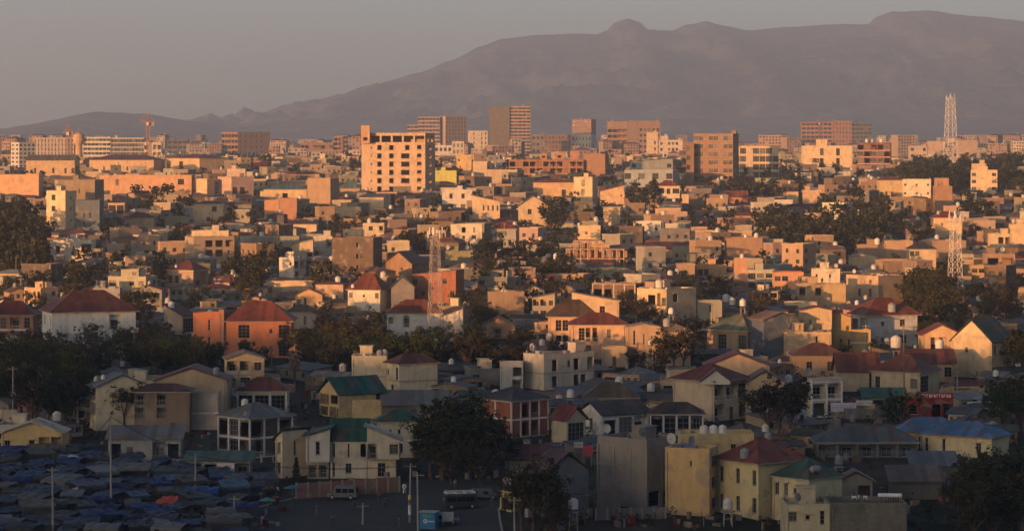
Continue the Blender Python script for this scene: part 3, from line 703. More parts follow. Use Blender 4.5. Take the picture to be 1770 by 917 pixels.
# ---- row of villas at the edge of the shade
b = B('house', 'the big white house', 'big white house with wide maroon hip roof in the shade at left', 58, 92, 228, 541, 602, (.58, .58, .56), 'hip', (.085, .022, .022), 506, A='nn/nn', S='....B./.....w', k=1.5, over=.9)
b = B('house', 'the arched balcony house', 'brown house with white arched balconies at the far left edge', -25, 57, None, 545, 594, (.34, .15, .10), 'hip', (.10, .02, .02), 522, A='BABA/OOBO', k=.7, rail=WHT, band=WHT)
b = B('house', 'the grey box behind trees', 'plain grey box house behind the maroon roof', 161, 207, None, 498, 540, GRY, 'flat', A='...', k=.8)
b = B('house', 'the half lit gable', 'slim house with one sunlit orange flank and white barred bay', 281, 315, 334, 545, 578, (.5, .36, .24), 'sx', (.10, .03, .03), 528, A='....', S='G', k=.8, sh_dir=-1)
roof_tank(b, .25, .2, 1.4, 1)
b = B('villa', 'the orange house', 'orange two storey house with red hip roof and tall glazed bays', 387, 503, None, 556, 618, ORG, 'hip', (.165, .045, .03), 523, A='.G.sG/.G.sG', k=.7, over=.7)
wing(b, 334, 378, None, 541, 604, ORG, 'flat', A='..v./..v.', k=.8, ybd=618)
wing(b, 378.3, 387, None, 536, 604, (.40, .20, .12), 'flat', A='', k=1.0, ybd=618, back=-.6)
b = B('house', 'the grey arch window house', 'small grey house with arched windows and dark tin roof', 496, 546, None, 540, 568, (.36, .30, .24), 'hip', (.09, .07, .07), 528, A='n.n.', k=.8)
b = B('house', 'the white pyramid house', 'white house with bright red pyramid roof in full sun', 600, 657, 674, 502, 540, (.62, .54, .42), 'hip', (.165, .045, .03), 474, A='w.s.w/...s.', k=.8)
roof_tank(b, .15, .03, 1.1)
b = B('house', 'the white house with two roofs', 'long white house with red hip roof behind the red lattice mast', 669, 764, None, 542, 590, (.50, .50, .48), 'hip', (.165, .045, .03), 520, A='w.B..../w.D...w', k=.7, rail=WHT)
wing(b, 764.5, 800, None, 545, 590, (.52, .48, .42), 'sx', (.165, .045, .03), 532, A='.../...', k=1.0, sh_dir=1)
b = B('brick_building', 'the slanted brick block', 'red brick block with slanting parapet and small barred windows', 711, 788, 801, 476, 538, (.36, .15, .095), 'sx', BRK, 468, A='w...w./.w...w/w...w.', S='.', k=.8, wallm='block_wall', over=.02)
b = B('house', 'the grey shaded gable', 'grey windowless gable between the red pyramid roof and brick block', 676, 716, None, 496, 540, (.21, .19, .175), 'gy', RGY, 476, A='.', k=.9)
b = B('house', 'the brown ribbed gable', 'brown unplastered gable house right of the tall brown block', 664, 712, 735, 456, 492, (.33, .21, .13), 'gy', (.10, .06, .05), 435, A='..s./....', S='w', k=.9, wallm='block_wall')
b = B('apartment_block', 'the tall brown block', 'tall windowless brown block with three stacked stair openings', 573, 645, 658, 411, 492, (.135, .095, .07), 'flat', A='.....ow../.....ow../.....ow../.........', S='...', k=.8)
b = B('house', 'the modern cream terrace', 'cream modern house with stepped terraces left of the brown block', 505, 541, None, 422, 452, (.48, .38, .26), 'sx', TAN, 414, A='..O', k=.9)
wing(b, 541.5, 574, None, 408, 448, (.52, .45, .34), 'flat', A='..B/O..', k=1.0)
b = B('house', 'the narrow white house', 'narrow white house with dark roof edge above bushes', 481, 508, 527, 446, 482, (.58, .5, .4), 'flat', A='.s/..', S='OB/w.', k=1.0)
b = B('hall', 'the long cream wall', 'long low cream hall catching sun above the orange house', 458, 542, None, 486, 506, (.55, .42, .28), 'flat', A='.......', k=.3)
b = B('house', 'the orange gable cottage', 'orange lit cottage with small gable and dark side porch', 510, 557, None, 510, 532, (.52, .33, .17), 'gy', RST, 498, A='.v..', k=.7)
b = B('concrete_building', 'the low brown flat', 'low brown flat roofed building in a clearing of trees', 843, 906, None, 504, 546, (.26, .185, .13), 'flat', A='.....', k=.7)
roof_tank(b, .5, .3, .8, 2); roof_tank(b, .4, .3, .8)
b = B('shed', 'the curved tin barn', 'brown barn end with shallow curved gable among trees', 832, 890, None, 562, 584, (.28, .18, .12), 'gy', RST, 547, A='.B.', k=.6)
b = B('house', 'the brown roof terrace house', 'peach house with steep dark brown roof and glazed corner', 948, 1030, None, 548, 600, (.52, .33, .2), 'hip', (.075, .055, .035), 520, A='.GG..../.OO....', k=.7, over=.7)
b = B('house', 'the lit cream penthouse', 'lit cream house top with brown glazed opening and sloping parapet', 989, 1070, None, 520, 575, (.53, .38, .24), 'sx', TAN, 506, A='....G..', k=.5, sh_dir=-1)
b = B('villa', 'the red hip villa', 'peach villa with red hip roof, white bays and twin balconies', 988, 1082, None, 562, 620, (.53, .34, .22), 'hip', (.165, .045, .03), 543, A='.GBB.w../.GW..w..', k=.7, over=.8, rail=WHT)
b = B('house', 'the arched bay house', 'unpainted brown house with tall arched entrance bay', 1084, 1142, None, 566, 632, (.37, .255, .17), 'gy', TAN, 560, A='.A.v.../.B.w...', k=.9, over=.2)
wing(b, 1142.5, 1194, None, 575, 632, (.33, .24, .17), 'hip', (.25, .2, .15), 562, A='.../...', k=1.2)
roof_tank(b, 1.2, .3, 1.5, 1)
b = B('house', 'the small tan annex', 'small tan annex with one dark doorway below the arched bay house', 1041, 1083, None, 600, 634, (.4, .3, .2), 'flat', A='.D.', k=.8)
b = B('villa', 'the olive wall house', 'flat roofed cream house with balcony and blank olive grey flank', 1103, 1152, 1207, 500, 556, (.55, .42, .26), 'flat', A='.OB/.o.', S='.W.../.....', k=1.2, rail=TAN)
wing(b, 1207.5, 1248, None, 520, 560, (.27, .25, .2), 'flat', A='.v./...', k=.8)
roof_tank(b, .45, .3, 1.8, 1); roof_tank(b, .15, .3, .8); roof_tank(b, .3, .2, .8, 2); roof_tank(b, .9, .1, .8)
b = B('house', 'the green hip porch house', 'brown house with pale green roof and bright eaves on posts', 1226, 1292, 1338, 573, 614, (.34, .23, .15), 'hip', (.14, .17, .12), 548, A='.G.G', S='...', k=.9, fascia=(.55, .38, .2), over=.9)
b = B('house', 'the navy gable house', 'dark blue walled gable house with brown roof beside the tan block', 1300, 1320, 1384, 552, 618, (.085, .10, .13), 'gx', (.2, .13, .09), 540, A='.', S='...', k=1.3)
b = B('concrete_building', 'the patched tan block', 'tan patched plaster building with stepped upper storey', 1356, 1437, None, 574, 618, (.44, .32, .2), 'flat', A='.....v../........', k=.7)
wing(b, 1385, 1438, None, 536, 576, (.46, .34, .21), 'gy', RED, 530, A='.v...', k=.8, ybd=612, z0=-3)
b = B('villa', 'the mustard house', 'mustard yellow house with plain flank and lower yellow annex', 1437, 1471, None, 548, 610, (.44, .29, .12), 'sx', (.22, .04, .03), 536, A='...../..n.n', k=1.1, sh_dir=-1)
wing(b, 1471.5, 1505, None, 570, 610, (.44, .30, .13), 'flat', A='../..', k=.9, band=WHT)
b = B('house', 'the grey walled red hip house', 'pale grey house under broad red hip roof with small dark windows', 1478, 1500, 1590, 546, 602, (.42, .42, .42), 'hip', (.165, .045, .03), 518, A='OB/..', S='.s.w./.s.W.', k=1.4, over=.8)
roof_tank(b, .96, .5, 1.7, 1)
b = B('house', 'the peach double porch house', 'peach cottage with dark pillared porch beside the green gable', 1594, 1663, None, 578, 612, (.50, .34, .2), 'gy', (.2, .04, .03), 560, A='.BB.w', k=.7)
b = B('house', 'the cream green gable house', 'tall cream gable house with dark green roof at right edge', 1652, 1714, 1762, 590, 654, (.54, .40, .25), 'gy', (.02, .05, .03), 553, A='.s../....', S='n.B/..B', k=1.0, over=.4, rail=WHT)
b = B('house', 'the red roof corner house', 'low house with rust red roof near the white mast foot', 1560, 1650, None, 626, 660, (.42, .28, .17), 'gx', (.17, .06, .045), 606, A='...w', k=.8)
b = B('house', 'the brown hip cottage', 'cottage with brown hip roof before the tan block', 1372, 1462, None, 616, 650, (.38, .25, .15), 'hip', (.16, .07, .045), 596, A='.w.w.', k=.8)
# ---- middle distance
b = B('house', 'the white modern cube', 'white modern house with dark ribbon window and balconies at left', 87, 158, None, 415, 462, (.60, .52, .42), 'flat', A='.O..v.qq/w.v.O...', k=.7, rot=0)
roof_tank(b, .4, .3, 1.5, 0)
wing(b, 158.5, 178, None, 430, 462, (.34, .27, .18), 'flat', A='OO/..', k=1.0)
b = B('concrete_building', 'the orange box flat', 'small orange lit box building with four dark openings', 186, 205, 237, 394, 428, (.26, .21, .17), 'flat', A='.', S='..', k=1.2)
b = B('unfinished_house', 'the stepped open shell', 'unfinished stepped house with square open windows in grey frame', 315, 335, 402, 410, 462, (.38, .28, .2), 'flat', A='./.', S='.OOO/.OOo/...O', k=1.6)
wing(b, 331, 395, None, 399, 420, (.55, .42, .28), 'flat', A='....', k=.5, ybd=455, z0=-4)
b = B('house', 'the maroon cottage', 'cottage with maroon hip roof and bright cream eaves', 285, 334, 356, 468, 498, (.36, .26, .18), 'hip', (.14, .04, .03), 453, A='ww..', S='B', k=.8, fascia=(.55, .45, .3))
roof_tank(b, .3, .1, 1.0)
b = B('apartment_block', 'the cream slab tower', 'cream slab with column of slit windows and flank coloured dark blue as shade', 76, 113, 129, 330, 410, (.60, .46, .29), 'flat', A='.W../.W../..../....', S='s/s/s/s', k=.6)
wing(b, 129.5, 172, None, 346, 410, (.13, .145, .16), 'flat', A='..../.vv./.vv./....', k=1.0, back=4)  # flank's shade is painted in as a dark blue wall colour
wing(b, 109, 164, 172, 311, 346, (.26, .19, .13), 'flat', A='..s..', S='.', k=1.0, ybd=404, z0=-14)
b = B('house', 'the cream villa by conifers', 'cream house with dark flat eaves right of the conifers', 334, 386, None, 353, 388, (.56, .42, .26), 'hip', (.07, .05, .045), 348, A='...W./..w.w', k=.8)
b = B('house', 'the maroon eaved house', 'orange lit house with maroon roof and pale tank', 215, 266, None, 377, 400, (.55, .37, .21), 'hip', (.10, .03, .03), 368, A='....', k=.8)
roof_tank(b, .9, .3, 1.6)
b = B('house', 'the pillar front cottage', 'small cottage with white front posts behind the conifers', 187, 215, None, 351, 372, (.5, .35, .22), 'hip', (.08, .05, .05), 345, A='GG', k=.8)
b = B('warehouse', 'the orange end wall', 'huge plain orange wall of a warehouse at left edge', -20, 67, None, 302, 346, (.62, .36, .2), 'flat', A='', k=.6)
b = B('factory', 'the long ochre hall', 'long ochre hall with mossy grey roof and small vents', 45, 129, None, 277, 312, (.52, .35, .2), 'gx', (.17, .15, .1), 268, A='.s..s.s.', k=.7)
b = B('factory', 'the signboard hall', 'ochre hall with small red sign and dark end wall', 151, 266, 278, 277, 305, (.52, .35, .2), 'hip', (.13, .05, .045), 268, A='..s...s..w.', S='.', k=.5)
b = B('factory', 'the three bay hall', 'ochre three storey hall with dark glazed strip and grey flank', 279, 345, 392, 274, 306, (.52, .36, .21), 'hip', (.14, .04, .035), 267, A='...GO...', S='...', k=.6)
b = B('warehouse', 'the broad salmon wall', 'broad salmon wall with dark window group near its right end', 172, 331, None, 303, 345, (.55, .31, .18), 'flat', A='..n........W./...........W.', k=.35)
b = B('house', 'the tall cream annex', 'plain cream annex with dark edge beside salmon wall', 331.5, 358, 368, 309, 345, (.56, .41, .25), 'flat', A='...', S='.', k=.9)
b = B('house', 'the pinkish stepped house', 'pinkish stepped house with latticed wall below the factories', 372, 400, 436, 306, 345, (.50, .33, .26), 'flat', A='.', S='ww.', k=.9)
wing(b, 392, 424, None, 292, 312, (.55, .42, .33), 'flat', A='...', k=.7, ybd=340, z0=-6)
b = B('house', 'the red fronted shop house', 'red painted shop front with white panels', 438, 462, None, 280, 300, (.45, .07, .05), 'flat', A='ww', k=.8)
b = B('hall', 'the teal roofed hall', 'cream hall with broad teal green sheet roof', 456, 530, None, 328, 352, (.55, .39, .22), 'hip', TEA, 317, A='..w..', k=.9)
b = B('concrete_building', 'the bare twin block', 'bare brownish twin concrete block with dark right edge', 530, 571, 584, 308, 364, (.35, .235, .15), 'flat', A='.../.../...', S='.', k=.8, wallm='concrete')
b = B('house', 'the orange brick pair', 'orange brick pair of houses with plain front', 457, 482, None, 346, 388, (.50, .27, .15), 'flat', A='../..', k=.9)
wing(b, 482.5, 513, None, 343, 388, (.42, .21, .13), 'flat', A='.../.../...', k=.9)
b = B('house', 'the teal roofed shed', 'low shed with teal roof left of the construction tower', 585, 622, None, 326, 340, (.4, .3, .2), 'hip', TEA, 312, A='..', k=.9)
b = B('house', 'the blue roof cream house', 'cream house with slate blue roof and paired barred window', 620, 663, 673, 341, 372, (.55, .41, .25), 'sy', (.12, .13, .15), 336, A='W...', S='.', k=.8)
b = B('hall', 'the low cream wall', 'low cream walled yard house left of the construction tower', 580, 624, None, 358, 375, (.52, .37, .22), 'flat', A='....', k=.5)
b = B('house', 'the dark eaved cream house', 'small cream house with dark flat roof below the orange bricks', 500, 547, None, 388, 408, (.56, .42, .26), 'hip', (.08, .055, .05), 380, A='....', k=.8)
b = B('house', 'the small cream stack', 'stacked cream rooms with water tank beside the brown block', 627, 664, None, 386, 416, (.56, .44, .3), 'flat', A='.W.B/....', k=.8)
roof_tank(b, .3, .4, 1.6, 1)
wing(b, 593, 626, None, 397, 416, (.54, .41, .27), 'flat', A='...', k=.6)
b = B('unfinished_tower', 'the construction tower', 'big concrete tower under construction with dark square window holes', 624, 735, 750, 248, 348, (.50, .345, .225), 'flat', A='..s.q..q...q..q./..s.q..q..qq..q./..s.q..q..qq..q./..s.q..q..qq..q./..s.q..q..qq..q./..s.q..q...q..q./................', S='..q../..q../..q../..q../..q../..q../.....', k=.8, wallm='concrete', parapet=.02)
wing(b, 638, 735, 749, 230, 247.6, (.48, .33, .21), 'flat', A='OOOOO', S='OO', k=.8, ybd=348, parapet=.5, wallm='concrete')
wing(b, 624, 639, None, 217, 247.6, (.5, .3, .18), 'flat', A='./o', k=.9, ybd=348, back=1)
TW = b
b = B('house', 'the white upstairs house', 'white house with black arch and three square windows', 779, 833, None, 388, 430, (.62, .52, .38), 'flat', A='..O.v./w.w.W./...A..', k=.7)
b = B('house', 'the grey and red house', 'grey white house with red roof and pillared porch', 849, 892, None, 396, 428, (.34, .32, .3), 'hip', (.2, .04, .03), 386, A='.W./.BB', k=.8)
b = B('house', 'the olive shed wall', 'olive green walled flat building under dark trees', 770, 818, None, 434, 458, (.24, .22, .13), 'flat', A='...', k=.6)
b = B('concrete_building', 'the pillared brown annex', 'brown annex framed by pale pillars behind the red mast', 738, 770, None, 398, 430, (.36, .25, .17), 'flat', A='O.O/...', k=.7, frame=(.5, .38, .26))
b = B('house', 'the cream roof cube', 'plain cream rooftop cube above the concrete skeleton', 999, 1038, None, 390, 432, (.60, .44, .27), 'flat', A='.s../....', k=.6)
roof_tank(b, .05, .3, 1.3)
b = B('house', 'the long maroon roof house', 'low cream house under long maroon tin roof', 1118, 1178, None, 430, 446, (.5, .36, .22), 'sy', (.13, .035, .03), 420, A='.....', k=.5)
b = B('concrete_building', 'the plain brown flank', 'plain brown flat building with tanks behind rows of shacks', 1256, 1318, None, 411, 456, (.30, .19, .12), 'flat', A='...', k=.8)
roof_tank(b, .55, .3, 1.4); roof_tank(b, .85, .3, 1.4, 1)
b = B('house', 'the orange low house', 'low orange house with dark ribbon window', 1206, 1256, None, 458, 482, (.52, .31, .17), 'flat', A='WW...', k=.6)
b = B('apartment_house', 'the white barred house', 'house with orange blank wall joined to white barred windows', 1270, 1292, None, 446, 500, (.50, .28, .17), 'flat', A='../..', k=1.0)
wing(b, 1292.3, 1337, None, 466, 500, (.40, .38, .3), 'flat', A='GWW/GWW', k=.8)
roof_tank(b, .6, .3, 1.5)
b = B('house', 'the salmon barred house', 'salmon house with red flat eaves and white barred windows', 1338, 1389, None, 470, 508, (.52, .27, .16), 'flat', A='WW.w/WW..', k=.7, fascia=(.3, .04, .03))
b = B('house', 'the slit window cube', 'bright white cube with two black slit windows', 1406, 1452, None, 465, 512, (.64, .52, .38), 'flat', A='v.v./....', k=.8)
b = B('unfinished_house', 'the tan open wall', 'tan unfinished walls with open top floor before the slit window cube', 1380, 1462, None, 491, 530, (.42, .3, .17), 'flat', A='O.O.../......', k=.5)
b = B('concrete_building', 'the red brown flank', 'block with lit arched windows and red brown right flank', 1469, 1518, 1567, 477, 524, (.46, .32, .2), 'flat', A='..n.n.', S='...', k=.9)
b = B('house', 'the long white parapet', 'low house with long white lit parapet', 1357, 1412, None, 522, 545, (.62, .48, .33), 'flat', A='.....', k=.5)
b = B('concrete_building', 'the bare brown box', 'bare brown box house with white tank above it', 1483, 1530, None, 423, 446, (.33, .21, .14), 'flat', A='...', k=.8)
roof_tank(b, .75, .4, 1.8, 1)
wing(b, 1530.5, 1578, None, 416, 446, (.40, .27, .17), 'flat', A='....', k=.8)
b = B('house', 'the blue gabled cream house', 'cream house with blue grey gable roof', 1471, 1517, None, 444, 464, (.55, .41, .26), 'gy', (.2, .2, .21), 438, A='...', k=.8)
b = B('house', 'the black roofed house', 'cream house with black roof and broad white window', 1572, 1618, None, 431, 462, (.52, .39, .24), 'hip', (.05, .05, .05), 420, A='WW.../WO...', k=.8)
b = B('house', 'the tall cream cube', 'tall cream cube with red flat roof left of the lower mast', 1614, 1663, None, 377, 418, (.60, .42, .24), 'hip', (.27, .05, .03), 366, A='.s.../....s', k=.8)
roof_tank(b, .2, .3, 1.6)
b = B('concrete_building', 'the brown wall by mast', 'brown walled flat building behind the lower white mast', 1617, 1670, None, 416, 452, (.30, .2, .14), 'flat', A='....', k=.7)
b = B('house', 'the stepped cream house', 'stepped cream house with balconies at the right edge', 1712, 1748, None, 404, 440, (.56, .42, .27), 'flat', A='.OO/..B', k=.8)
wing(b, 1748.5, 1785, None, 388, 440, (.58, .42, .25), 'flat', A='..G/..G/..G', k=.8)
b = B('unfinished_house', 'the framed brown shell', 'brown block infill shell in pale concrete frame at right', 1704, 1754, None, 438, 482, (.28, .18, .12), 'flat', A='OO/OO', k=.7, frame=(.42, .28, .18))
b = B('house', 'the ochre small house', 'small ochre house with dark windows beside the lower mast', 1667, 1703, None, 458, 490, (.42, .29, .16), 'flat', A='.WW/...', k=.7)
b = B('house', 'the edge cream house', 'cream house cut by the right frame edge', 1760, 1800, None, 496, 535, (.54, .38, .23), 'flat', A='../..', k=.8)
# ---- towards the skyline
b = B('concrete_building', 'the cinema gable', 'cream gabled hall with white oval window in its end', 896, 948, None, 356, 396, (.52, .38, .24), 'gy', (.24, .15, .1), 338, A='.w../..D.', k=.8)
b = B('house', 'the tall window house', 'yellow house with tall white stair window', 992, 1024, 1034, 306, 356, (.60, .44, .26), 'flat', A='.A./.A./...', S='.', k=.9)
b = B('house', 'the small red gable', 'orange gable house with red roof and one small window', 1038, 1079, None, 330, 360, (.56, .38, .22), 'sx', (.26, .05, .03), 320, A='...s/....', k=.8, sh_dir=1)
b = B('house', 'the plain lit block', 'plain lit block with shadowed left half', 1043, 1072, None, 358, 394, (.52, .38, .22), 'hip', (.1, .08, .07), 352, A='../..', k=.9)
b = B('house', 'the white red roof house', 'small white windowed house with red roof before the brick tower', 1136, 1175, None, 322, 356, (.60, .47, .32), 'hip', (.26, .06, .04), 312, A='WnW/WnW', k=.8)
b = B('house', 'the little cream cube', 'little cream cube beside the white windowed red roof house', 1179, 1201, None, 336, 360, (.55, .4, .24), 'flat', A='...', k=.9)
b = B('house', 'the orange dormer house', 'bright orange house with red roof left of dark trees', 1256, 1292, None, 340, 358, (.52, .23, .12), 'gx', (.25, .08, .05), 330, A='.w.', k=.8)
b = B('house', 'the long orange front', 'long orange front with red centre roof under the brown scaffolds', 922, 992, None, 316, 348, (.55, .36, .2), 'hip', (.24, .06, .04), 310, A='....w.', k=.6)
b = B('house', 'the pale glazed house', 'pale house with bluish barred windows right of the construction tower', 764, 816, None, 328, 366, (.58, .5, .42), 'flat', A='.w.w./.W.W.', k=.8)
b = B('house', 'the lit sloping house', 'sunlit house with sloping roofline beside pale glazed house', 816, 864, None, 348, 390, (.55, .4, .25), 'sx', (.24, .17, .12), 338, A='..nnnn/......', k=.8, sh_dir=-1)
b = B('house', 'the lime green front', 'cream house with lime green painted front panel', 751, 789, None, 295, 328, (.52, .5, .12), 'flat', A='.v..', k=.8)
b = B('apartment_block', 'the mustard slab', 'plain mustard slab right of the construction tower', 789, 815, None, 268, 312, (.58, .38, .17), 'flat', A='s../.../...', k=.8)
b = B('apartment_block', 'the pale twin slab', 'pale twin slab with dark roof edge', 817, 842, None, 279, 326, (.52, .39, .26), 'flat', A='.../...', k=.8)
wing(b, 842.5, 867, None, 293, 326, (.50, .37, .24), 'flat', A='../..', k=.8)
b = B('unfinished_building', 'the red brown scaffolds', 'long red brown unfinished floors with stub towers', 880, 1008, None, 276, 312, (.34, .17, .10), 'flat', A='O.OO.OOO.OO/OO.OO.OO.OO/O.OOO.OOO.O', k=.4, wallm='block_wall', frame=(.42, .24, .15))
wing(b, 934, 945, None, 265, 276, (.4, .2, .12), 'flat', A='o', ybd=312, k=.9, back=3); wing(b, 960, 974, None, 264, 276, (.4, .2, .12), 'flat', A='o', ybd=312, k=.9, back=3); wing(b, 986, 1000, None, 262, 276, (.42, .2, .12), 'flat', A='.', ybd=312, k=.9, back=3)
b = B('concrete_building', 'the brown brick cube', 'brown brick cube beside the scaffolds', 1008, 1046, 1053, 266, 312, (.30, .17, .11), 'flat', A='.../...', S='w/w', k=.8)
b = B('apartment_block', 'the shaded grey block', 'pale block coloured grey as shade with dark square windows in front of skyline towers', 1080, 1163, 1175, 294, 334, (.30, .32, .33), 'flat', A='W.W.W.W/.W.W.W.', S='./.', k=.6)  # grey wall colour stands in for shade on a whitish block
wing(b, 1090, 1163, None, 279, 294, (.26, .27, .25), 'sx', (.12, .2, .18), 274, A='w....w', k=.6, ybd=330, z0=-2)  # upper storey, its shade put into the grey as well
b = B('brick_tower', 'the brown brick tower', 'brown brick apartment tower with white framed windows', 1200, 1267, 1281, 231, 330, (.28, .17, .11), 'flat', A='WW.WW.WW/WW.WW.WW/WW.WW.WW/WW.WW.WW/WW.WW.WW/OO.OO.OO/........', S='w/w/w/w/w/w/w', k=.8, band=(.3, .16, .09), wf=(.62, .55, .45))
wing(b, 1187, 1199.6, None, 248, 330, (.26, .155, .10), 'flat', A='W./W./W./W./..', k=1.2)
b = B('apartment_block', 'the white gridded tower', 'curved looking block with white window grid and red top band', 1268, 1346, 1350, 252, 322, (.58, .44, .28), 'flat', A='.G.GGG./GG.GGGG/GG.GGGG/GG.GGGG/GG.GGGG', k=.6, fascia=(.32, .05, .03), wf=(.66, .6, .52))
b = B('office_building', 'the bright cream office', 'bright cream office with dark vertical glazing and rooftop block', 1389, 1473, None, 252, 304, (.64, .48, .3), 'flat', A='....G...G.../....G...G.../....G...G...', k=.5)
wing(b, 1412, 1430, None, 241, 252, (.62, .45, .28), 'flat', A='', k=.9, ybd=300, back=2)
b = B('hotel', 'the striped brown block', 'brown and white banded block with three round roof tanks', 1483, 1539, 1545, 247, 306, (.20, .075, .045), 'flat', A='OWOOW/WOWWO/WOWWO/WOWWO/OWWOW', S='w/w/w/w/w', k=.6, band=(.62, .56, .48), wf=(.6, .55, .48))
roof_tank(b, .28, .3, 2.6); roof_tank(b, .45, .3, 2.6); roof_tank(b, .72, .3, 2.8)
b = B('house', 'the dark red roof cream house', 'cream house under dark red roof beside many windowed block', 1520, 1561, None, 312, 345, (.52, .37, .2), 'hip', (.2, .06, .045), 305, A='..../.BB.', k=.8)
b = B('apartment_house', 'the many windowed block', 'cream white block dotted with small windows and roof frame', 1561, 1609, 1615, 310, 356, (.62, .5, .36), 'flat', A='s.s.s/s.s.s/s.s.s', S='.', k=.7)
b = B('concrete_building', 'the brown tapering block', 'brown block stepping upward right of many windowed block', 1616, 1646, None, 322, 376, (.33, .19, .12), 'flat', A='../../..', k=.8)
wing(b, 1617, 1640, None, 308, 322, (.4, .24, .14), 'flat', A='...', k=.7, ybd=372)
b = B('apartment_block', 'the cream four storey block', 'cream four storey block with paired windows in dark trees', 1679, 1724, 1729, 294, 344, (.58, .43, .27), 'flat', A='w..w/w..w/w..w/....', S='.', k=.7)
wing(b, 1682, 1705, None, 283, 294, (.56, .4, .25), 'flat', A='', ybd=340, k=.8, back=2)
b = B('house', 'the twin cream cottages', 'cream cottage pair half hidden in right hand trees', 1361, 1380, None, 332, 352, (.52, .36, .21), 'flat', A='..', k=.8)
wing(b, 1388, 1420, None, 329, 352, (.54, .37, .22), 'flat', A='..s', k=.6)
# ---- skyline
SKY = dict(parapet=.3)
b = B('apartment_block', 'the far left white block', 'white seven storey block, leftmost on the skyline', 15, 33, 58, 246, 298, (.52, .47, .42), 'flat', A='ww/ww/ww/ww/ww/ww/ww', S='wwww/wwww/wwww/wwww/wwww/wwww/wwww', k=1.1)
b = B('unfinished_building', 'the long skyline shell', 'long skyline block under construction between crane and white block', 58, 128, None, 238, 285, (.42, .34, .28), 'flat', A='vvvvvvvvvvvv/' * 5 + 'vvvvvvvvvvvv', k=.25)
b = B('apartment_block', 'the banded white block', 'white block with horizontal bands beside the round water tower', 144, 191, None, 237, 285, (.55, .48, .42), 'flat', A='WWWWWWW/' * 5 + 'WWWWWWW', k=.35, band=(.62, .55, .48))
b = B('apartment_block', 'the dark striped block', 'dark glazed skyline block with pale vertical ribs', 192, 249, None, 238, 285, (.42, .38, .34), 'flat', A='GGGGGGGGGGG/' * 5 + 'GGGGGGGGGGG', k=.35, wf=(.5, .46, .42))
b = B('apartment_block', 'the low cream skyline block', 'low cream skyline block with square openings behind the crane', 249, 279, None, 246, 285, (.55, .45, .35), 'flat', A='O.OO/O.OO/O.OO', k=.6)
b = B('office_building', 'the hazy dark block', 'hazy dark office block between cranes and brown shell', 289, 325, None, 241, 268, (.13, .12, .12), 'flat', A='WWWW/WWWW/WWWW', k=.6)
b = B('unfinished_tower', 'the twin brown shell', 'brown twin towered shell left of the construction tower', 379, 411, 463, 228, 268, (.28, .17, .12), 'flat', A='OOOOO/OOOOO/OOOOO/OOOOO', S='vvvvvv/vvvvvv/vvvvvv/vvvvvv', k=1.3)
b = B('unfinished_building', 'the hazy low shells', 'hazy row of unfinished blocks above dark red roofs', 520, 576, None, 246, 270, (.26, .16, .12), 'flat', A='OO.OOO.O/O.OOO.OO', k=.4)
b = B('unfinished_tower', 'the spindly shell', 'slim unfinished skyline tower topped by a mast', 576, 592, 600, 236, 268, (.30, .18, .13), 'flat', A='OO/OO/OO/OO', S='O/O/O/O', k=.9)
b = B('apartment_block', 'the gridded pair', 'stepped grid fronted tower of the pair behind the construction tower', 722, 760, None, 202, 268, (.36, .27, .23), 'flat', A='WWWWWW/' * 9 + 'WWWWWW', k=.6, band=(.45, .36, .3), wf=(.3, .25, .22))
wing(b, 704, 721.6, None, 216, 268, (.34, .25, .21), 'flat', A='WWW/' * 7 + 'WWW', k=.9, band=(.45, .36, .3), wf=(.3, .25, .22))
b = B('apartment_block', 'the ribbed pair tower', 'darker ribbed tower with plain bright edge strip', 761, 770, 806, 201, 268, (.40, .29, .22), 'flat', A='./' * 9 + '.', S='vvvvvvv/' * 9 + 'vvvvvvv', k=3.2)
b = B('house', 'the white two row block', 'low white block with two rows of dark windows', 751, 781, None, 251, 278, (.60, .52, .42), 'flat', A='wwww/wwww', k=.6)
wing(b, 781.4, 802, None, 244, 278, (.52, .46, .38), 'flat', A='vvv/vvv/vvv', k=.7)
b = B('apartment_block', 'the bright notched block', 'bright notched cream block left of the tallest tower', 809, 843, None, 226, 266, (.60, .48, .35), 'flat', A='.v.vv/.v.vv/.v.vv/.v.vv/.v.vv', k=.6)
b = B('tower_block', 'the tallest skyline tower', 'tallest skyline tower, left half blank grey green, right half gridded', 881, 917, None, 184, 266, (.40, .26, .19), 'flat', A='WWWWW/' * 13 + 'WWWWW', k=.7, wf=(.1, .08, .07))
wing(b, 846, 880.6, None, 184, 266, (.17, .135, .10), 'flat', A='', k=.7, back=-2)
b = B('office_building', 'the pale crowned block', 'hazy block with pale crown right of the tallest tower', 919, 941, None, 232, 266, (.22, .18, .16), 'flat', A='www/www/www', k=.7)
b = B('office_building', 'the brown glazed block', 'brown skyline block with close set dark windows', 942, 987, None, 233, 266, (.24, .14, .10), 'flat', A='nnnnnnnn/nnnnnnnn/nnnnnnnn/nnnnnnnn', k=.5)
b = B('tower_block', 'the two tone slim tower', 'slim tower, brown upper floors over pale ribbed base', 989, 1022, 1031, 232.2, 266, (.50, .45, .4), 'flat', A='vvvvvv/vvvvvv/vvvvvv', S='v/v/v', k=.8, parapet=.02)
wing(b, 989, 1022, 1031, 206, 232, (.30, .17, .12), 'flat', A='wwwww/wwwww/wwwww/wwwww', S='w/w/w/w', k=.8, ybd=266)
b = B('unfinished_tower', 'the broad brown tower', 'broad brown skyline slab with blank middle strip', 1050, 1084, None, 210, 268, (.32, .19, .12), 'flat', A='./OOOO/OOOO/OOOO/OOOO/OOOO', k=.7)
wing(b, 1084.3, 1104, None, 209, 268, (.26, .17, .12), 'flat', A='', k=1.0)
wing(b, 1104.3, 1141, None, 209, 268, (.30, .18, .12), 'flat', A='./wwwww/wwwww/wwwww/wwwww/wwwww', k=.7)
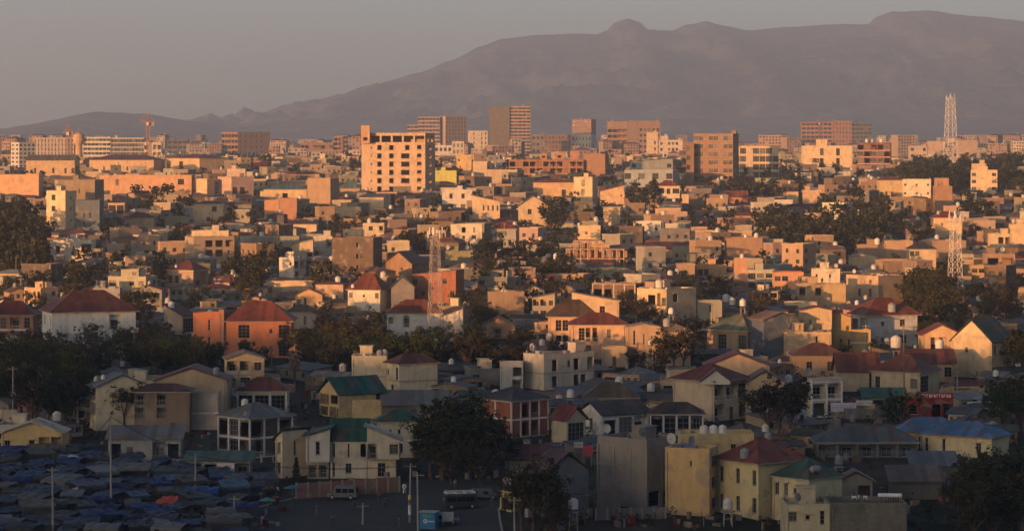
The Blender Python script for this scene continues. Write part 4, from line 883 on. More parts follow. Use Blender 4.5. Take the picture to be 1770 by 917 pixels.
b = B('apartment_block', 'the cream stair tower', 'cream stair tower with narrow slits on the skyline', 1118, 1137, None, 229, 272, (.60, .45, .3), 'flat', A='../.v/.v/.v', k=.8)
b = B('apartment_block', 'the white small window block', 'white stepped block full of small windows on the skyline', 1140, 1180, None, 242, 274, (.60, .48, .36), 'flat', A='w.www./w.www./wwwwww', k=.6)
wing(b, 1142, 1155, None, 235, 242, (.6, .46, .33), 'flat', A='', k=.8, ybd=274)
b = B('unfinished_tower', 'the red brown slab', 'long red brown unfinished slab on the right skyline', 1386, 1438, None, 211, 262, (.34, .18, .12), 'flat', A='WWWWWWW/' * 6 + 'WWWWWWW', k=.4, band=(.42, .25, .17))
wing(b, 1438.3, 1472, None, 209, 262, (.34, .18, .12), 'flat', A='vvvvvv/' * 6 + 'vvvvvv', k=.7)
wing(b, 1472.3, 1507, None, 212, 262, (.14, .13, .12), 'flat', A='WWWWW/' * 6 + 'WWWWW', k=.7)
b = B('house', 'the far cream pair', 'far cream block above the dark wood', 1572, 1603, None, 252, 275, (.5, .38, .27), 'flat', A='w.w/w.w', k=.6)
b = B('house', 'the far peach slab', 'far peach slab behind the upper mast', 1604, 1633, None, 244, 275, (.48, .33, .24), 'flat', A='..', k=.6)
b = B('house', 'the far tan slab', 'far tan slab right of the upper mast', 1655, 1690, None, 243, 275, (.42, .30, .22), 'flat', A='..', k=.6)

# ---- open concrete skeleton
def skeleton():
    D = depth(478); m = mpp(D); x0, x1 = (981 - CX) * m, (1083 - CX) * m; W = x1 - x0; c = Vector(((x0 + x1) / 2, D + 5, zg(D)))
    r = empty('concrete_skeleton', c, R(-8)); tag(r, 'open four storey concrete skeleton of bare slabs and columns under the cream cube', 'construction site')
    hs = (478 - 430) * m; col = (.42, .26, .17)
    for f, (a, b) in enumerate(((0, 1), (0, 1), (0, 1), (.13, .62))):
        z = hs * (f + 1) / 3.0 if f < 3 else hs * 1.3
        g = G(); g.box(-W / 2 + a * W, -W / 2 + b * W, -5, 5, z - .28, z); link('floor_slab', g.mesh('floor_slab', ['concrete']), r, None, col)
        z_ = 0 if f == 0 else (hs * f / 3.0)
        n = 8 if f < 3 else 4
        for i in range(n + 1):
            for y in (-4.7, 0, 4.7):
                u = -W / 2 + a * W + .2 + (W * (b - a) - .4) * i / n; g = G(); g.box(u - .17, u + .17, y - .17, y + .17, z_ - (1 if f == 0 else 0), z - .281); link('column', g.mesh('column', ['concrete']), r, None, col)
    g = G()
    for i in range(0, 9, 2): u = -W / 2 + .2 + (W - .4) * i / 8; g.box(u - .1, u + .1, -4.6, -4.4, hs, hs + 1.3)
    g2 = G(); g2.box(-W * .1, W * .02, 1, 4, 0, hs); link('stair_core', g2.mesh('stair_core', ['block_wall']), r, None, (.3, .2, .14))
    for k in range(2):
        g3 = G(); a = -W / 2 + W * (.12 + .5 * k); g3.box(a, a + W * .22, 2.0, 2.2, 0, hs / 3.0 - .3); link('infill_wall', g3.mesh('infill_wall', ['block_wall']), r, None, (.28, .19, .14))
    FOOT.append((c.x, c.y, W / 2)); RECT.append((981, 1083, 413, 478, D)); LAND.append((1032, 450, 'the concrete skeleton'))
skeleton()
# ------------------------------------------------------------------ streets
def sheet(name, pts, matn, off, inner=None):
    """a strip laid on the ground: pts = rows of (px_left, px_right, py)"""
    g = G(); rows_ = []
    for (a, b, y), (a2, b2, y2) in zip(pts, pts[1:]):
        n = max(2, int(abs(y - y2) / 3))
        for k in range(n + (1 if (a2, b2, y2) == pts[-1] else 0)):
            t = k / n; rows_.append((a + (a2 - a) * t, b + (b2 - b) * t, y + (y2 - y) * t))
    for r0, r1 in zip(rows_, rows_[1:]):
        P = [at(r0[0], r0[2]), at(r0[1], r0[2]), at(r1[1], r1[2]), at(r1[0], r1[2])]
        g.poly([(p.x, p.y, p.z + off) for p in (P if r0[2] > r1[2] else P[::-1])])
    return tag(link(name, g.mesh(name, [matn])), kind='structure')
sheet('road', [(360, 880, 960), (400, 868, 917), (430, 862, 880), (520, 880, 858), (690, 900, 840), (716, 905, 828)], 'asphalt', .05)
sheet('side_street', [(1500, 1700, 742), (1540, 1742, 728), (1640, 1760, 712), (1664, 1765, 700)], 'asphalt', .05)
def kerb(name, pts):
    g = G()
    for (a, ya), (b, yb) in zip(pts, pts[1:]):
        p, q = at(a, ya), at(b, yb); d = (q - p); d.z = 0; d.normalize(); s = Vector((-d.y, d.x, 0)) * .15
        c = [p - s, p + s, q + s, q - s]; lo = [(v.x, v.y, v.z - .2) for v in c]; hi = [(v.x, v.y, v.z + .14) for v in c]
        g.poly(hi)
        for i in range(4): j = (i + 1) % 4; g.poly([lo[i], lo[j], hi[j], hi[i]])
    tag(link(name, g.mesh(name, ['concrete']), col=(.3, .29, .27)), kind='structure')
kerb('kerb', [(868, 917), (864, 898), (862, 880), (880, 858)]); kerb('kerb', [(430, 880), (475, 869), (520, 858), (610, 849), (690, 840)])
# ------------------------------------------------------------------ walls and fences
def wallseg(a, ya, b, yb_, h, col, label, n=6, name='boundary_wall', cat='wall', parts='wall_panel', m='plaster'):
    p, q = at(a, ya), at(b, yb_); L = math.hypot(q.x - p.x, q.y - p.y); ang = math.atan2(q.y - p.y, q.x - p.x)
    r = empty(name, p, ang); tag(r, label, cat)
    sl = (q.z - p.z) / L
    for i in range(n):
        g = G(); x0 = L * i / n + .13; x1 = L * (i + 1) / n - .13; dz = (x0 + x1) / 2 * sl
        g.box(x0, x1, -.08, .08, dz - .6, dz + h); link(parts, g.mesh(parts, [m]), r, None, tuple(c * rnd.uniform(.85, 1.1) for c in col))
    for i in range(n + 1):
        g = G(); x = L * i / n; g.box(x - .13, x + .13, -.13, .13, x * sl - .6, x * sl + h + .12); link('pillar', g.mesh('pillar', ['concrete']), r, None, tuple(c * .9 for c in CNC))
wallseg(512, 862, 690, 850, 2.3, (.22, .12, .1), 'compound wall of brown and tan panels below the long cream house', 9)
wallseg(60, 802, 190, 800, 1.8, (.2, .18, .13), 'long low wall behind the market under the yellow gabled house', 8)
wallseg(1400, 746, 1452, 742, 2.0, (.45, .3, .25), 'low pink topped wall below the white terrace frame house', 4)
wallseg(1030, 898, 1150, 895, 1.6, (.16, .15, .14), 'low grey wall in front of the bare concrete building', 6)
wallseg(460, 520, 530, 514, 2.2, (.5, .34, .2), 'pale sunlit wall with pickets below the long cream wall', 8)
wallseg(220, 648, 300, 645, 1.6, (.4, .36, .3), 'low pale wall below the half lit gable', 6)
wallseg(980, 522, 1090, 518, 1.8, (.3, .22, .15), 'brown garden wall behind the red hip villa', 6)
wallseg(1280, 690, 1380, 700, 1.6, (.3, .25, .2), 'dim garden wall under the peach double gable', 5)
# ------------------------------------------------------------------ masts, cranes, poles
def mast(px, yt, yb, wb, wt, cols, label, panels=True, legs=4):
    D = depth(yb); m = mpp(D); x = (px - CX) / FPX * D; H = (yb - yt) * m; b = wb * m / 2; t = wt * m / 2
    r = empty('lattice_mast', (x, D, zg(D)), R(17)); tag(r, label, 'mast', 'steel lattice masts')
    th = max(.06, .36 * m)
    f = lambda z: b + (t - b) * min(1, z / (H * .9))
    for sx in (-1, 1):
        for sy in (-1, 1):
            g = G(); g.rod((sx * b, sy * b, -.5), (sx * t, sy * t, H * .97), th * 1.1, 4); link('mast_leg', g.mesh('mast_leg', ['paint']), r, None, cols[0])
    z = 0; k = 0
    while z < H * .95:
        s = f(z) * 2.0; z2 = min(H * .96, z + s); a, c = f(z), f(z2); g = G()
        for q in range(4):
            P = [(-1, -1), (1, -1), (1, 1), (-1, 1)]; p0, p1 = P[q], P[(q + 1) % 4]
            g.rod((p0[0] * a, p0[1] * a, z), (p1[0] * c, p1[1] * c, z2), th * .75, 3, cap=False); g.rod((p1[0] * a, p1[1] * a, z), (p0[0] * c, p0[1] * c, z2), th * .75, 3, cap=False)
            g.rod((p0[0] * c, p0[1] * c, z2), (p1[0] * c, p1[1] * c, z2), th * .5, 3, cap=False)
        link('brace_section', g.mesh('brace_section', ['paint']), r, None, cols[k % len(cols)]); k += 1; z = z2
    if panels:
        for a in range(6):
            an = a * math.pi / 3; g = G(); T = Matrix.Rotation(an, 4, 'Z') @ Matrix.Translation((t + .9, 0, H * (.955 if a % 2 else .985)))
            g.box(-.1, .1, -.16, .16, -.9, .9, T=T); link('antenna_panel', g.mesh('antenna_panel', ['paint']), r, None, (.65, .63, .6))
        g = G(); g.rod((0, 0, H * .94), (0, 0, H * 1.02), th, 5); g.lathe([(t + .8, H * .93), (t + .8, H * .935)], 10)
        link('head_platform', g.mesh('head_platform', ['paint']), r, None, cols[0])
    else:
        g = G(); g.rod((0, 0, H * .95), (0, 0, H), th * .5, 4); link('tip_rod', g.mesh('tip_rod', ['paint']), r, None, cols[0])
    LAND.append((px, (yt + yb) / 2, label_short(label)))
def label_short(l): return {'tall': 'the tall white mast', 'whit': 'the lower white mast', 'red ': 'the red mast', 'smal': 'the small thin mast'}.get(l[:4], 'the mast')
mast(1643, 163, 288, 20, 11, [(.7, .66, .6)], 'tall white lattice mast with antenna head rising above the dark wood at right')
mast(1651, 368, 542, 24, 11, [(.66, .62, .56)], 'white lattice mast standing in trees before the brown wall, lower of two at right')
mast(752, 396, 594, 24, 12, [(.33, .27, .24), (.40, .37, .34)], 'red and white lattice mast standing before the slanted brick block', panels=True)
mast(857, 436, 500, 11, 1.5, [(.35, .2, .16)], 'small thin reddish lattice mast behind the low brown flat roof', panels=False)
mast(676, 203, 232, 6, 3, [(.3, .28, .26)], 'thin grey mast on the skyline behind the construction tower top', panels=False)
def crane(px, yt, yb, jl, jr, label):
    D = depth(yb); m = mpp(D); x = (px - CX) / FPX * D; H = (yb - yt) * m
    r = empty('tower_crane', (x, D, zg(D))); tag(r, label, 'crane', 'tower cranes on the skyline'); c = (.34, .15, .10)
    w = 1.3; g = G()
    for sx in (-w, w):
        for sy in (-w, w): g.rod((sx, sy, 0), (sx, sy, H * .86), .25, 4)
    z = 0
    while z < H * .84: g.rod((-w, -w, z), (w, -w, z + 3), .14, 3); g.rod((w, -w, z), (-w, -w, z + 3), .14, 3); z += 3
    link('mast_column', g.mesh('mast_column', ['paint']), r, None, c)
    zj = H * .8; g = G(); a, b = -jl * m, jr * m
    for (u, v) in ((-.8, 0), (.8, 0), (0, 1.8)): g.rod((a, u, zj + v), (b, u, zj + v), .25, 4)
    q = a
    while q < b: g.rod((q, -.8, zj), (q + 1.5, 0, zj + 1.8), .15, 3); g.rod((q + 1.5, 0, zj + 1.8), (q + 3, .8, zj), .15, 3); q += 3
    link('jib', g.mesh('jib', ['paint']), r, None, c)
    g = G(); g.rod((0, 0, zj), (0, 0, H), .6, 4, r2=.2); link('apex', g.mesh('apex', ['paint']), r, None, c)
    g = G(); g.rod((0, 0, H), (a * .9, 0, zj + 1.8), .12, 3); g.rod((0, 0, H), (b * .8, 0, zj + 1.8), .12, 3); link('tie_bar', g.mesh('tie_bar', ['paint']), r, None, c)
    g = G(); g.box(b - 4, b - .5, -1, 1, zj - 3, zj); link('counterweight', g.mesh('counterweight', ['concrete']), r, None, CNC)
    g = G(); g.box(-1, 1, -3, -1, zj - 2.5, zj); link('cab', g.mesh('cab', ['paint']), r, None, (.6, .5, .3))
    LAND.append((px, (yt + yb) / 2, 'the tower crane'))
crane(256, 193, 285, 15, 12, 'tall red tower crane with short jib on the left skyline')
crane(118, 214, 285, 8, 9, 'lower red tower crane behind the long skyline shell at left')
crane(1416, 200, 262, 7, 26, 'faint tower crane above the red brown slab on the right skyline')
def water_tower():
    D = depth(285); m = mpp(D); x = (136 - CX) / FPX * D; H = (285 - 229) * m
    r = empty('water_tower', (x, D, zg(D))); tag(r, 'round orange water tower on a thick stem on the left skyline', 'water tower')
    g = G(); g.lathe([(2.9, -1), (2.6, H * .6)], 14); link('shaft', g.mesh('shaft', ['plaster']), r, None, (.55, .33, .19))
    g = G(); g.lathe([(2.7, H * .6), (4.6, H * .74), (4.6, H * .93), (4.2, H * .95), (1.5, H), (.1, H)], 14); link('bowl', g.mesh('bowl', ['plaster']), r, None, (.55, .33, .19))
    g = G(); g.rod((0, 0, H), (0, 0, H + 4), .2, 4); link('antenna', g.mesh('antenna', ['paint']), r, None, CNC)
    LAND.append((136, 257, 'the round water tower'))
water_tower()
def pole(px, yt, yb, kind=0, desc='slim grey utility pole'):
    D = depth(yb); m = mpp(D); x = (px - CX) / FPX * D; H = (yb - yt) * m
    r = empty('utility_pole', (x, D, zg(D)), rnd.uniform(-.5, .5))
    g = G(); g.rod((0, 0, -.5), (rnd.uniform(-.15, .15), 0, H), .17, 7, r2=.1); link('pole', g.mesh('pole', ['bark' if kind == 2 else 'concrete']), r, None, (.30, .28, .25) if kind != 2 else (.16, .12, .08))
    if kind != 1:
        g = G(); g.box(-.9, .9, -.05, .05, H - .5, H - .38)
        for s in (-.8, -.4, .4, .8): g.rod((s, 0, H - .38), (s, 0, H - .2), .04, 5)
        link('crossarm', g.mesh('crossarm', ['paint']), r, None, (.2, .18, .15))
    else:
        g = G(); g.rod((0, 0, H), (.9, 0, H + .35), .05, 5); g.rod((0, 0, H), (-.9, 0, H + .35), .05, 5)
        link('lamp_arm', g.mesh('lamp_arm', ['paint']), r, None, (.3, .3, .3))
        for s in (1, -1): g = G(); g.box(s * .75 - .28, s * .75 + .28, -.12, .12, H + .24, H + .36); link('lamp_head', g.mesh('lamp_head', ['paint']), r, None, (.5, .5, .48))
    MISC.append((r, desc, 'pole', px, yb - (yb - yt) * .5, 'poles along the streets'))
    return r, H
pole(192, 716, 888, 1, 'tall twin armed street lamp pole'); pole(91.6, 806, 935, 0, 'thick pale concrete pole'); pole(337, 783, 864, 0, 'pole rising among stalls'); pole(404, 856, 905, 0, 'short concrete pole')
pole(22, 633, 722, 0); pole(134, 680, 724, 0); pole(723, 815, 925, 0, 'slender pole right of banded pole'); pole(627, 869, 906, 0, 'short thin roadside post')
rp, hp = pole(708, 800, 903, 0, 'concrete pole with yellow and white bands')
for z0, z1, c in ((1.2, 2.5, (.62, .6, .56)), (2.7, 3.3, (.1, .12, .05)), (3.3, 3.9, (.6, .42, .12))):
    g = G(); g.rod((0, 0, z0), (0, 0, z1), .22, 9); link('painted_band', g.mesh('painted_band', ['paint']), rp, None, c)
for a, t, b in ((682, 488, 536), (597, 560, 606), (1198, 588, 628), (1497, 560, 610), (1563, 560, 722), (1546, 626, 676), (1146, 382, 420), (1178, 380, 412), (233, 570, 640), (566, 372, 402), (695, 372, 400), (111, 440, 474), (222, 440, 470), (1285, 640, 690), (930, 470, 520), (1736, 540, 575), (1010, 850, 905), (890, 858, 930), (1655, 640, 700), (470, 600, 650), (846, 380, 400), (871, 385, 430), (1085, 590, 634), (36, 480, 520), (12, 485, 520), (1400, 430, 470), (560, 640, 700), (1230, 520, 560)): pole(a, t, b, rnd.choice([0, 2]), rnd.choice(['slim grey utility pole', 'thin leaning wooden pole', 'plain weathered pole']))
def cables(a, ta, ba, b, tb, bb, label):
    p, q = at(a, ba), at(b, bb); p.z = -(ta - HY) * mpp(p.y) - .3; q.z = -(tb - HY) * mpp(q.y) - .3; r = empty('power_line', p); tag(r, label, 'power line', 'sagging power lines')
    for s in (-.7, 0, .7):
        g = G(); P = []
        for k in range(13): t = k / 12; v = p.lerp(q, t) - p; P.append((v.x, v.y + s, v.z - 4 * t * (1 - t) * (q - p).length * .03))
        for u, w in zip(P, P[1:]): g.rod(u, w, .025, 3, cap=False)
        link('wire', g.mesh('wire', ['paint']), r, None, (.03, .03, .03))
cables(91.6, 806, 935, 192, 716, 888, 'power line from the thick pale pole to the twin armed lamp pole'); cables(192, 716, 888, 337, 783, 864, 'power line over the middle of the market stalls')
cables(337, 783, 864, 708, 800, 903, 'power line across the street before the long cream house'); cables(708, 800, 903, 1010, 850, 905, 'power line crossing the dark trees before the dark slate gable')
cables(22, 633, 722, 134, 680, 724, 'power line above the pink shack at left')
# ------------------------------------------------------------------ vehicles
def vehicle(px, py, L, Wd, H, rz, col, name, label, cat, nose=.0, wband=(.5, .85), bus=False):
    p = at(px, py); r = empty(name, (p.x, p.y, p.z + .05), R(rz)); tag(r, label, cat)
    hx, hy = L / 2, Wd / 2; zb = .35
    g = G(); z1 = H * wband[0]; z2 = H * wband[1]; n = nose * L
    prof = [(-hx, zb), (hx, zb), (hx, z1 * .92), (hx - n, z1), (hx - n - .35 * (0 if bus else 1), H), (-hx + .12, H), (-hx, z1)]
    g.poly([(a, -hy, b) for a, b in prof]); g.poly([(a, hy, b) for a, b in prof][::-1])
    for (a, b), (c, d) in zip(prof, prof[1:] + prof[:1]): g.poly([(c, -hy, d), (a, -hy, b), (a, hy, b), (c, hy, d)])
    link('body', g.mesh('body', ['paint']), r, None, col)
    k = 5 if bus else 3
    x0, x1 = -hx + .25, hx - n - .45
    for s in (-1, 1):
        for i in range(k):
            a = x0 + (x1 - x0) * i / k + .06; b = x0 + (x1 - x0) * (i + 1) / k - .06
            g = G(); g.box(a, b, min(s * hy, s * (hy + .02)), max(s * hy, s * (hy + .02)), z1 + .05, z2); link('side_window', g.mesh('side_window', ['glass']), r)
    g = G(); g.box(-hx - .02, -hx + .05, -hy + .15, hy - .15, z1 + .05, z2); link('rear_window', g.mesh('rear_window', ['glass']), r)
    g = G(); e = .02; a0, a1 = hx - n + e, hx - n - .3 * (0 if bus else 1) + e; g.poly([(a0, -hy + .12, z1 + .05), (a0, hy - .12, z1 + .05), (a1, hy - .12, z2), (a1, -hy + .12, z2)]); link('windscreen', g.mesh('windscreen', ['glass']), r)
    for sx in (-.31, .31):
        for s in (-1, 1):
            y = s * (hy - .08); g = G(); g.rod((sx * L, y - .12, .36), (sx * L, y + .12, .36), .36, 12); w = link('wheel', g.mesh('wheel', ['paint']), r, None, (.02, .02, .02))
            g = G(); g.rod((sx * L, y - .135, .36), (sx * L, y + .135, .36), .19, 8); link('rim', g.mesh('rim', ['paint']), w, None, (.35, .35, .35))
    for s in (-1, 1):
        g = G(); g.box(hx - .01, hx + .03, s * hy * .7 - .14, s * hy * .7 + .14, .6, .8); link('headlight', g.mesh('headlight', ['paint']), r, None, (.6, .6, .55))
        g = G(); g.box(-hx - .03, -hx + .01, s * hy * .8 - .08, s * hy * .8 + .08, .6, .95); link('tail_light', g.mesh('tail_light', ['paint']), r, None, (.3, .02, .02))
    return r
v = vehicle(796, 878, 4.9, 1.75, 2.0, 14, (.03, .035, .05), 'minibus', 'dark blue minibus with white roof rack parked beside the road', 'minibus')
g = G()
for y in (-.75, .75): g.rod((-2.2, y, 2.25), (2.0, y, 2.25), .05, 5); g.rod((-2.2, y, 2.45), (2.0, y, 2.45), .05, 5)
for x in (-2.2, -.8, .6, 2.0):
    g.rod((x, -.75, 2.25), (x, .75, 2.25), .05, 5); 
    for y in (-.75, .75): g.rod((x, y, 2.1), (x, y, 2.45), .05, 5)
link('roof_rack', g.mesh('roof_rack', ['paint']), v, None, (.7, .7, .68))
vehicle(1693, 716, 4.6, 1.9, 2.3, 200, (.62, .6, .57), 'delivery_van', 'small white delivery van beside the red front shop street', 'van')
vehicle(1718, 712, 7.5, 2.3, 2.8, 195, (.25, .25, .25), 'bus', 'grey bus parked right of the white delivery van', 'bus', bus=True)
vehicle(592, 862, 4.4, 1.8, 1.9, 172, (.12, .12, .12), 'pickup_truck', 'pale grey truck parked at the brown compound wall', 'truck', nose=.2)
vehicle(1455, 762, 4.2, 1.7, 1.5, 12, (.3, .3, .31), 'parked_car', 'grey car parked beside the long grey canopy', 'car', nose=.22)
vehicle(838, 862, 4.2, 1.7, 1.45, -8, (.08, .08, .09), 'parked_car', 'dark saloon car under the big dark roadside tree', 'car', nose=.22)
vehicle(768, 905, 4.0, 1.7, 1.5, 4, (.12, .12, .2), 'parked_car', 'dark blue car right of the blue kiosk', 'car', nose=.22)
# ------------------------------------------------------------------ people
def person(px, py, top, bottom, label, dz=0, yaw=0, stride=.15, loc=None):
    p = loc or at(px, py); r = empty('person', (p.x, p.y, p.z + .05), yaw); tag(r, label, 'person')
    bm_v = [(0, 0, .95), (0, 0, 1.2), (0, 0, 1.42), (0, 0, 1.5), (0, 0, 1.64), (0, 0, 1.74),
            (.1, 0, .9), (.12, stride, .48), (.12, stride * .6, .06), (.12, stride * .6 + .16, .03), (-.1, 0, .9), (-.12, -stride, .5), (-.12, -stride * 1.5, .08), (-.12, -stride * 1.5 + .16, .03),
            (.2, 0, 1.38), (.26, -.05, 1.1), (.27, .05, .86), (.27, .08, .76), (-.2, 0, 1.38), (-.26, .05, 1.1), (-.27, .12, .86), (-.27, .15, .76)]
    e = [(0, 1), (1, 2), (2, 3), (3, 4), (4, 5), (0, 6), (6, 7), (7, 8), (8, 9), (0, 10), (10, 11), (11, 12), (12, 13), (2, 14), (14, 15), (15, 16), (16, 17), (2, 18), (18, 19), (19, 20), (20, 21)]
    rad = [.15, .15, .14, .055, .1, .07, .1, .065, .045, .04, .1, .065, .045, .04, .06, .045, .035, .04, .06, .045, .035, .04]
    def skin(name, idx, grow, col):
        im = {v: k for k, v in enumerate(idx)}
        me = bpy.data.meshes.new(name); me.from_pydata([bm_v[i] for i in idx], [(im[a], im[b]) for a, b in e if a in im and b in im], [])
        me.materials.append(MATS['paint']); o = link(name, me, r, None, col); md = o.modifiers.new('skin', 'SKIN')
        for k, i in enumerate(idx): q = rad[i] + grow; me.skin_vertices[0].data[k].radius = (q, q * (.75 if i < 3 else 1))
        me.skin_vertices[0].data[0].use_root = True
        sd = o.modifiers.new('sub', 'SUBSURF'); sd.levels = 1; sd.render_levels = 1
    skin('body', list(range(22)), 0, (.12, .07, .05))
    skin('shirt', [0, 1, 2, 14, 15, 16, 18, 19, 20], .025, top)
    skin('trousers', [0, 6, 7, 8, 10, 11, 12], .022, bottom)
    g = G(); g.lathe([(.1, 1.66), (.115, 1.72), (.09, 1.8), (.02, 1.82)], 8); link('hair', g.mesh('hair', ['paint']), r, None, (.01, .01, .01))
    return r
person(699, 853, (.65, .63, .6), (.6, .58, .55), 'person in pale clothes walking beside the banded concrete pole')
person(655, 866, (.2, .05, .05), (.05, .05, .07), 'person in a dark red top walking on the road')
person(787, 846, (.35, .33, .3), (.06, .06, .08), 'person in a grey top by the dark trees beyond the minibus', yaw=1.2)
person(1668, 715, (.45, .44, .42), (.08, .08, .1), 'person in a pale top left of the white delivery van', yaw=.7)
pq = random.Random(41)
for x, y in ((505, 878), (548, 892), (480, 858), (612, 884), (665, 878), (722, 862), (640, 850), (850, 876), (690, 912), (575, 908), (1664, 722), (1652, 732), (1600, 734), (1530, 722)):
    cc, cn = pq.choice([((.04, .06, .2), 'blue'), ((.3, .05, .04), 'red'), ((.5, .48, .45), 'white'), ((.05, .05, .05), 'black'), ((.4, .3, .08), 'mustard'), ((.06, .18, .1), 'green'), ((.2, .17, .14), 'brown')])
    o = person(x, y, cc, pq.choice([(.04, .04, .05), (.08, .07, .1), (.12, .1, .08)]), 'x', yaw=pq.random() * 6.28, stride=pq.uniform(.03, .2)); MISC.append((o, 'person in a %s top' % cn, 'person', x, y - 10, None))
for i, (x, y, c, l) in enumerate(((1477, 0, (.6, .6, .58), 'person in white, leftmost on the roof terrace block'), (1485, 0, (.55, .52, .5), 'person in pale grey, middle one on the roof terrace block'), (1494, 0, (.5, .5, .5), 'person in grey, right one on the roof terrace block'))):
    q = BT['PM'] @ Vector((-BT['W'] / 2 + 3.4 + i * .75, -BT['Dp'] / 2 + .9 + (i % 2) * .5, BT['H'] - .4)); person(x, 0, c, (.1, .1, .12), l, loc=Vector((q.x, q.y, q.z - .045)), yaw=i * 1.3, stride=.05)
def heater():
    q = BT['PM'] @ Vector((BT['W'] / 2 - 1.9, -BT['Dp'] / 2 + 2.6, BT['H'] - .4)); r = empty('solar_heater', q, R(-10)); tag(r, 'solar water heater with white cylinder on the roof terrace block', 'water heater')
    g = G(); g.rod((-1.6, 0, 1.25), (1.6, 0, 1.25), .28, 12); link('cylinder', g.mesh('cylinder', ['paint']), r, None, (.65, .65, .65))
    g = G()
    for x in (-1.3, 1.3): g.rod((x, 0, 1), (x, .1, 0), .04, 4); g.rod((x, -1.6, .05), (x, 0, 1), .04, 4)
    g.rod((-1.3, 0, 1), (1.3, 0, 1), .04, 4); g.rod((-1.3, -1.6, .05), (1.3, -1.6, .05), .04, 4)
    link('stand', g.mesh('stand', ['paint']), r, None, GRY)
    for i in range(8): g = G(); x = -1.2 + i * .34; g.rod((x, -1.55, .12), (x, -.1, 1.1), .045, 6); link('glass_tube', g.mesh('glass_tube', ['glass']), r)
heater()
# ------------------------------------------------------------------ signs
def signboard(px, py, yb, w, h, col, strokes, scol, label, ang=0, dep=None):
    D = dep or depth(yb); m = mpp(D); x = (px - CX) / FPX * D; z = -(py - HY) / FPX * D
    r = empty('signboard', (x, D, zg(D)), R(ang)); tag(r, label, 'sign'); zz = z - zg(D)
    g = G(); g.box(-w / 2, w / 2, -.06, .06, zz - h / 2, zz + h / 2); link('board', g.mesh('board', ['paint']), r, None, col)
    g = G()
    for s in (-w * .4, w * .4): g.rod((s, .12, -.4), (s, .12, zz + h / 2), .06, 5)
    link('post', g.mesh('post', ['paint']), r, None, GRY)
    if strokes:
        g = G(); q = random.Random(px)
        for rr in range(strokes):
            zc = zz + h / 2 - h * (rr + .5) / strokes; a = -w / 2 + .2
            while a < w / 2 - .35:
                d = q.uniform(.18, .34); hh = h / strokes * .28
                g.box(a, a + .07, -.075, -.061, zc - hh, zc + hh)
                if q.random() < .7: g.box(a + .075, a + d, -.075, -.061, zc + hh * q.choice([-1, 0, .7]) - .03, zc + hh * q.choice([-1, 0, .7]) * 0 + .04 + zc * 0 + (zc - zc)) if 0 else g.box(a + .075, a + d, -.075, -.061, zc - .04, zc + .04)
                if q.random() < .5: g.box(a + .075, a + d, -.075, -.061, zc + hh - .08, zc + hh)
                a += d + .1
        link('lettering', g.mesh('lettering', ['paint']), r, None, scol)
    return r
signboard(958, 772, 800, 3.3, 1.5, (.10, .10, .16), 2, (.42, .42, .45), 'dark blue sign board with blurred pale lettering above the dark slate gable')
signboard(1016, 778, 806, 1.5, 1.7, (.42, .06, .09), 0, None, 'faded red square poster board beside the bare concrete building')
signboard(1000, 768, 804, 1.4, .9, (.5, .46, .4), 1, (.1, .1, .1), 'small pale sign board left of the red poster board')
signboard(1458, 703, 722, 4.6, 1.6, (.40, .40, .46), 1, (.15, .17, .25), 'long faded white billboard under the white terrace frame house', ang=-8)
signboard(1494, 696, 720, 3.0, 1.0, (.45, .44, .42), 1, (.2, .2, .2), 'white banner board left of the green awning stall')
signboard(390, 806, 836, 2.6, 1.1, (.55, .52, .48), 1, (.45, .03, .03), 'white and red board on the market shops')
signboard(232, 571, 604, 2.3, 1.3, (.58, .56, .52), 0, None, 'blank white rectangular sign right of the big white house')
signboard(774, 892, 908, 1.6, 1.3, (.42, .42, .38), 0, None, 'pale green white board right of the blue kiosk')
def shop_sign():
    b = shop; D = b['D']; g = G(); w = b['W']; y = -b['Dp'] / 2; H = b['H']
    r = empty('shop_sign', b['c'], -b['th']); tag(r, 'red shop fascia with blurred white lettering and orange left end', 'sign')
    g.box(-w / 2, w / 2, y - .3, y - .12, H - .1, H + 1.1); link('fascia_board', g.mesh('fascia_board', ['paint']), r, None, (.25, .03, .035))
    g = G(); g.box(-w / 2 + .01, -w / 2 + 1.5, y - .32, y - .302, H, H + 1); link('end_panel', g.mesh('end_panel', ['paint']), r, None, (.45, .25, .08))
    g = G(); q = random.Random(5); a = -w / 2 + 1.7
    while a < w / 2 - .4:
        g.box(a, a + .09, y - .32, y - .302, H + .2, H + .9); g.box(a + .095, a + .32, y - .32, y - .302, H + .2 + q.choice([0, .3, .55]), H + .35 + q.choice([0, .0]) + .3); a += .45
    link('lettering', g.mesh('lettering', ['paint']), r, None, (.6, .55, .52))
shop_sign()
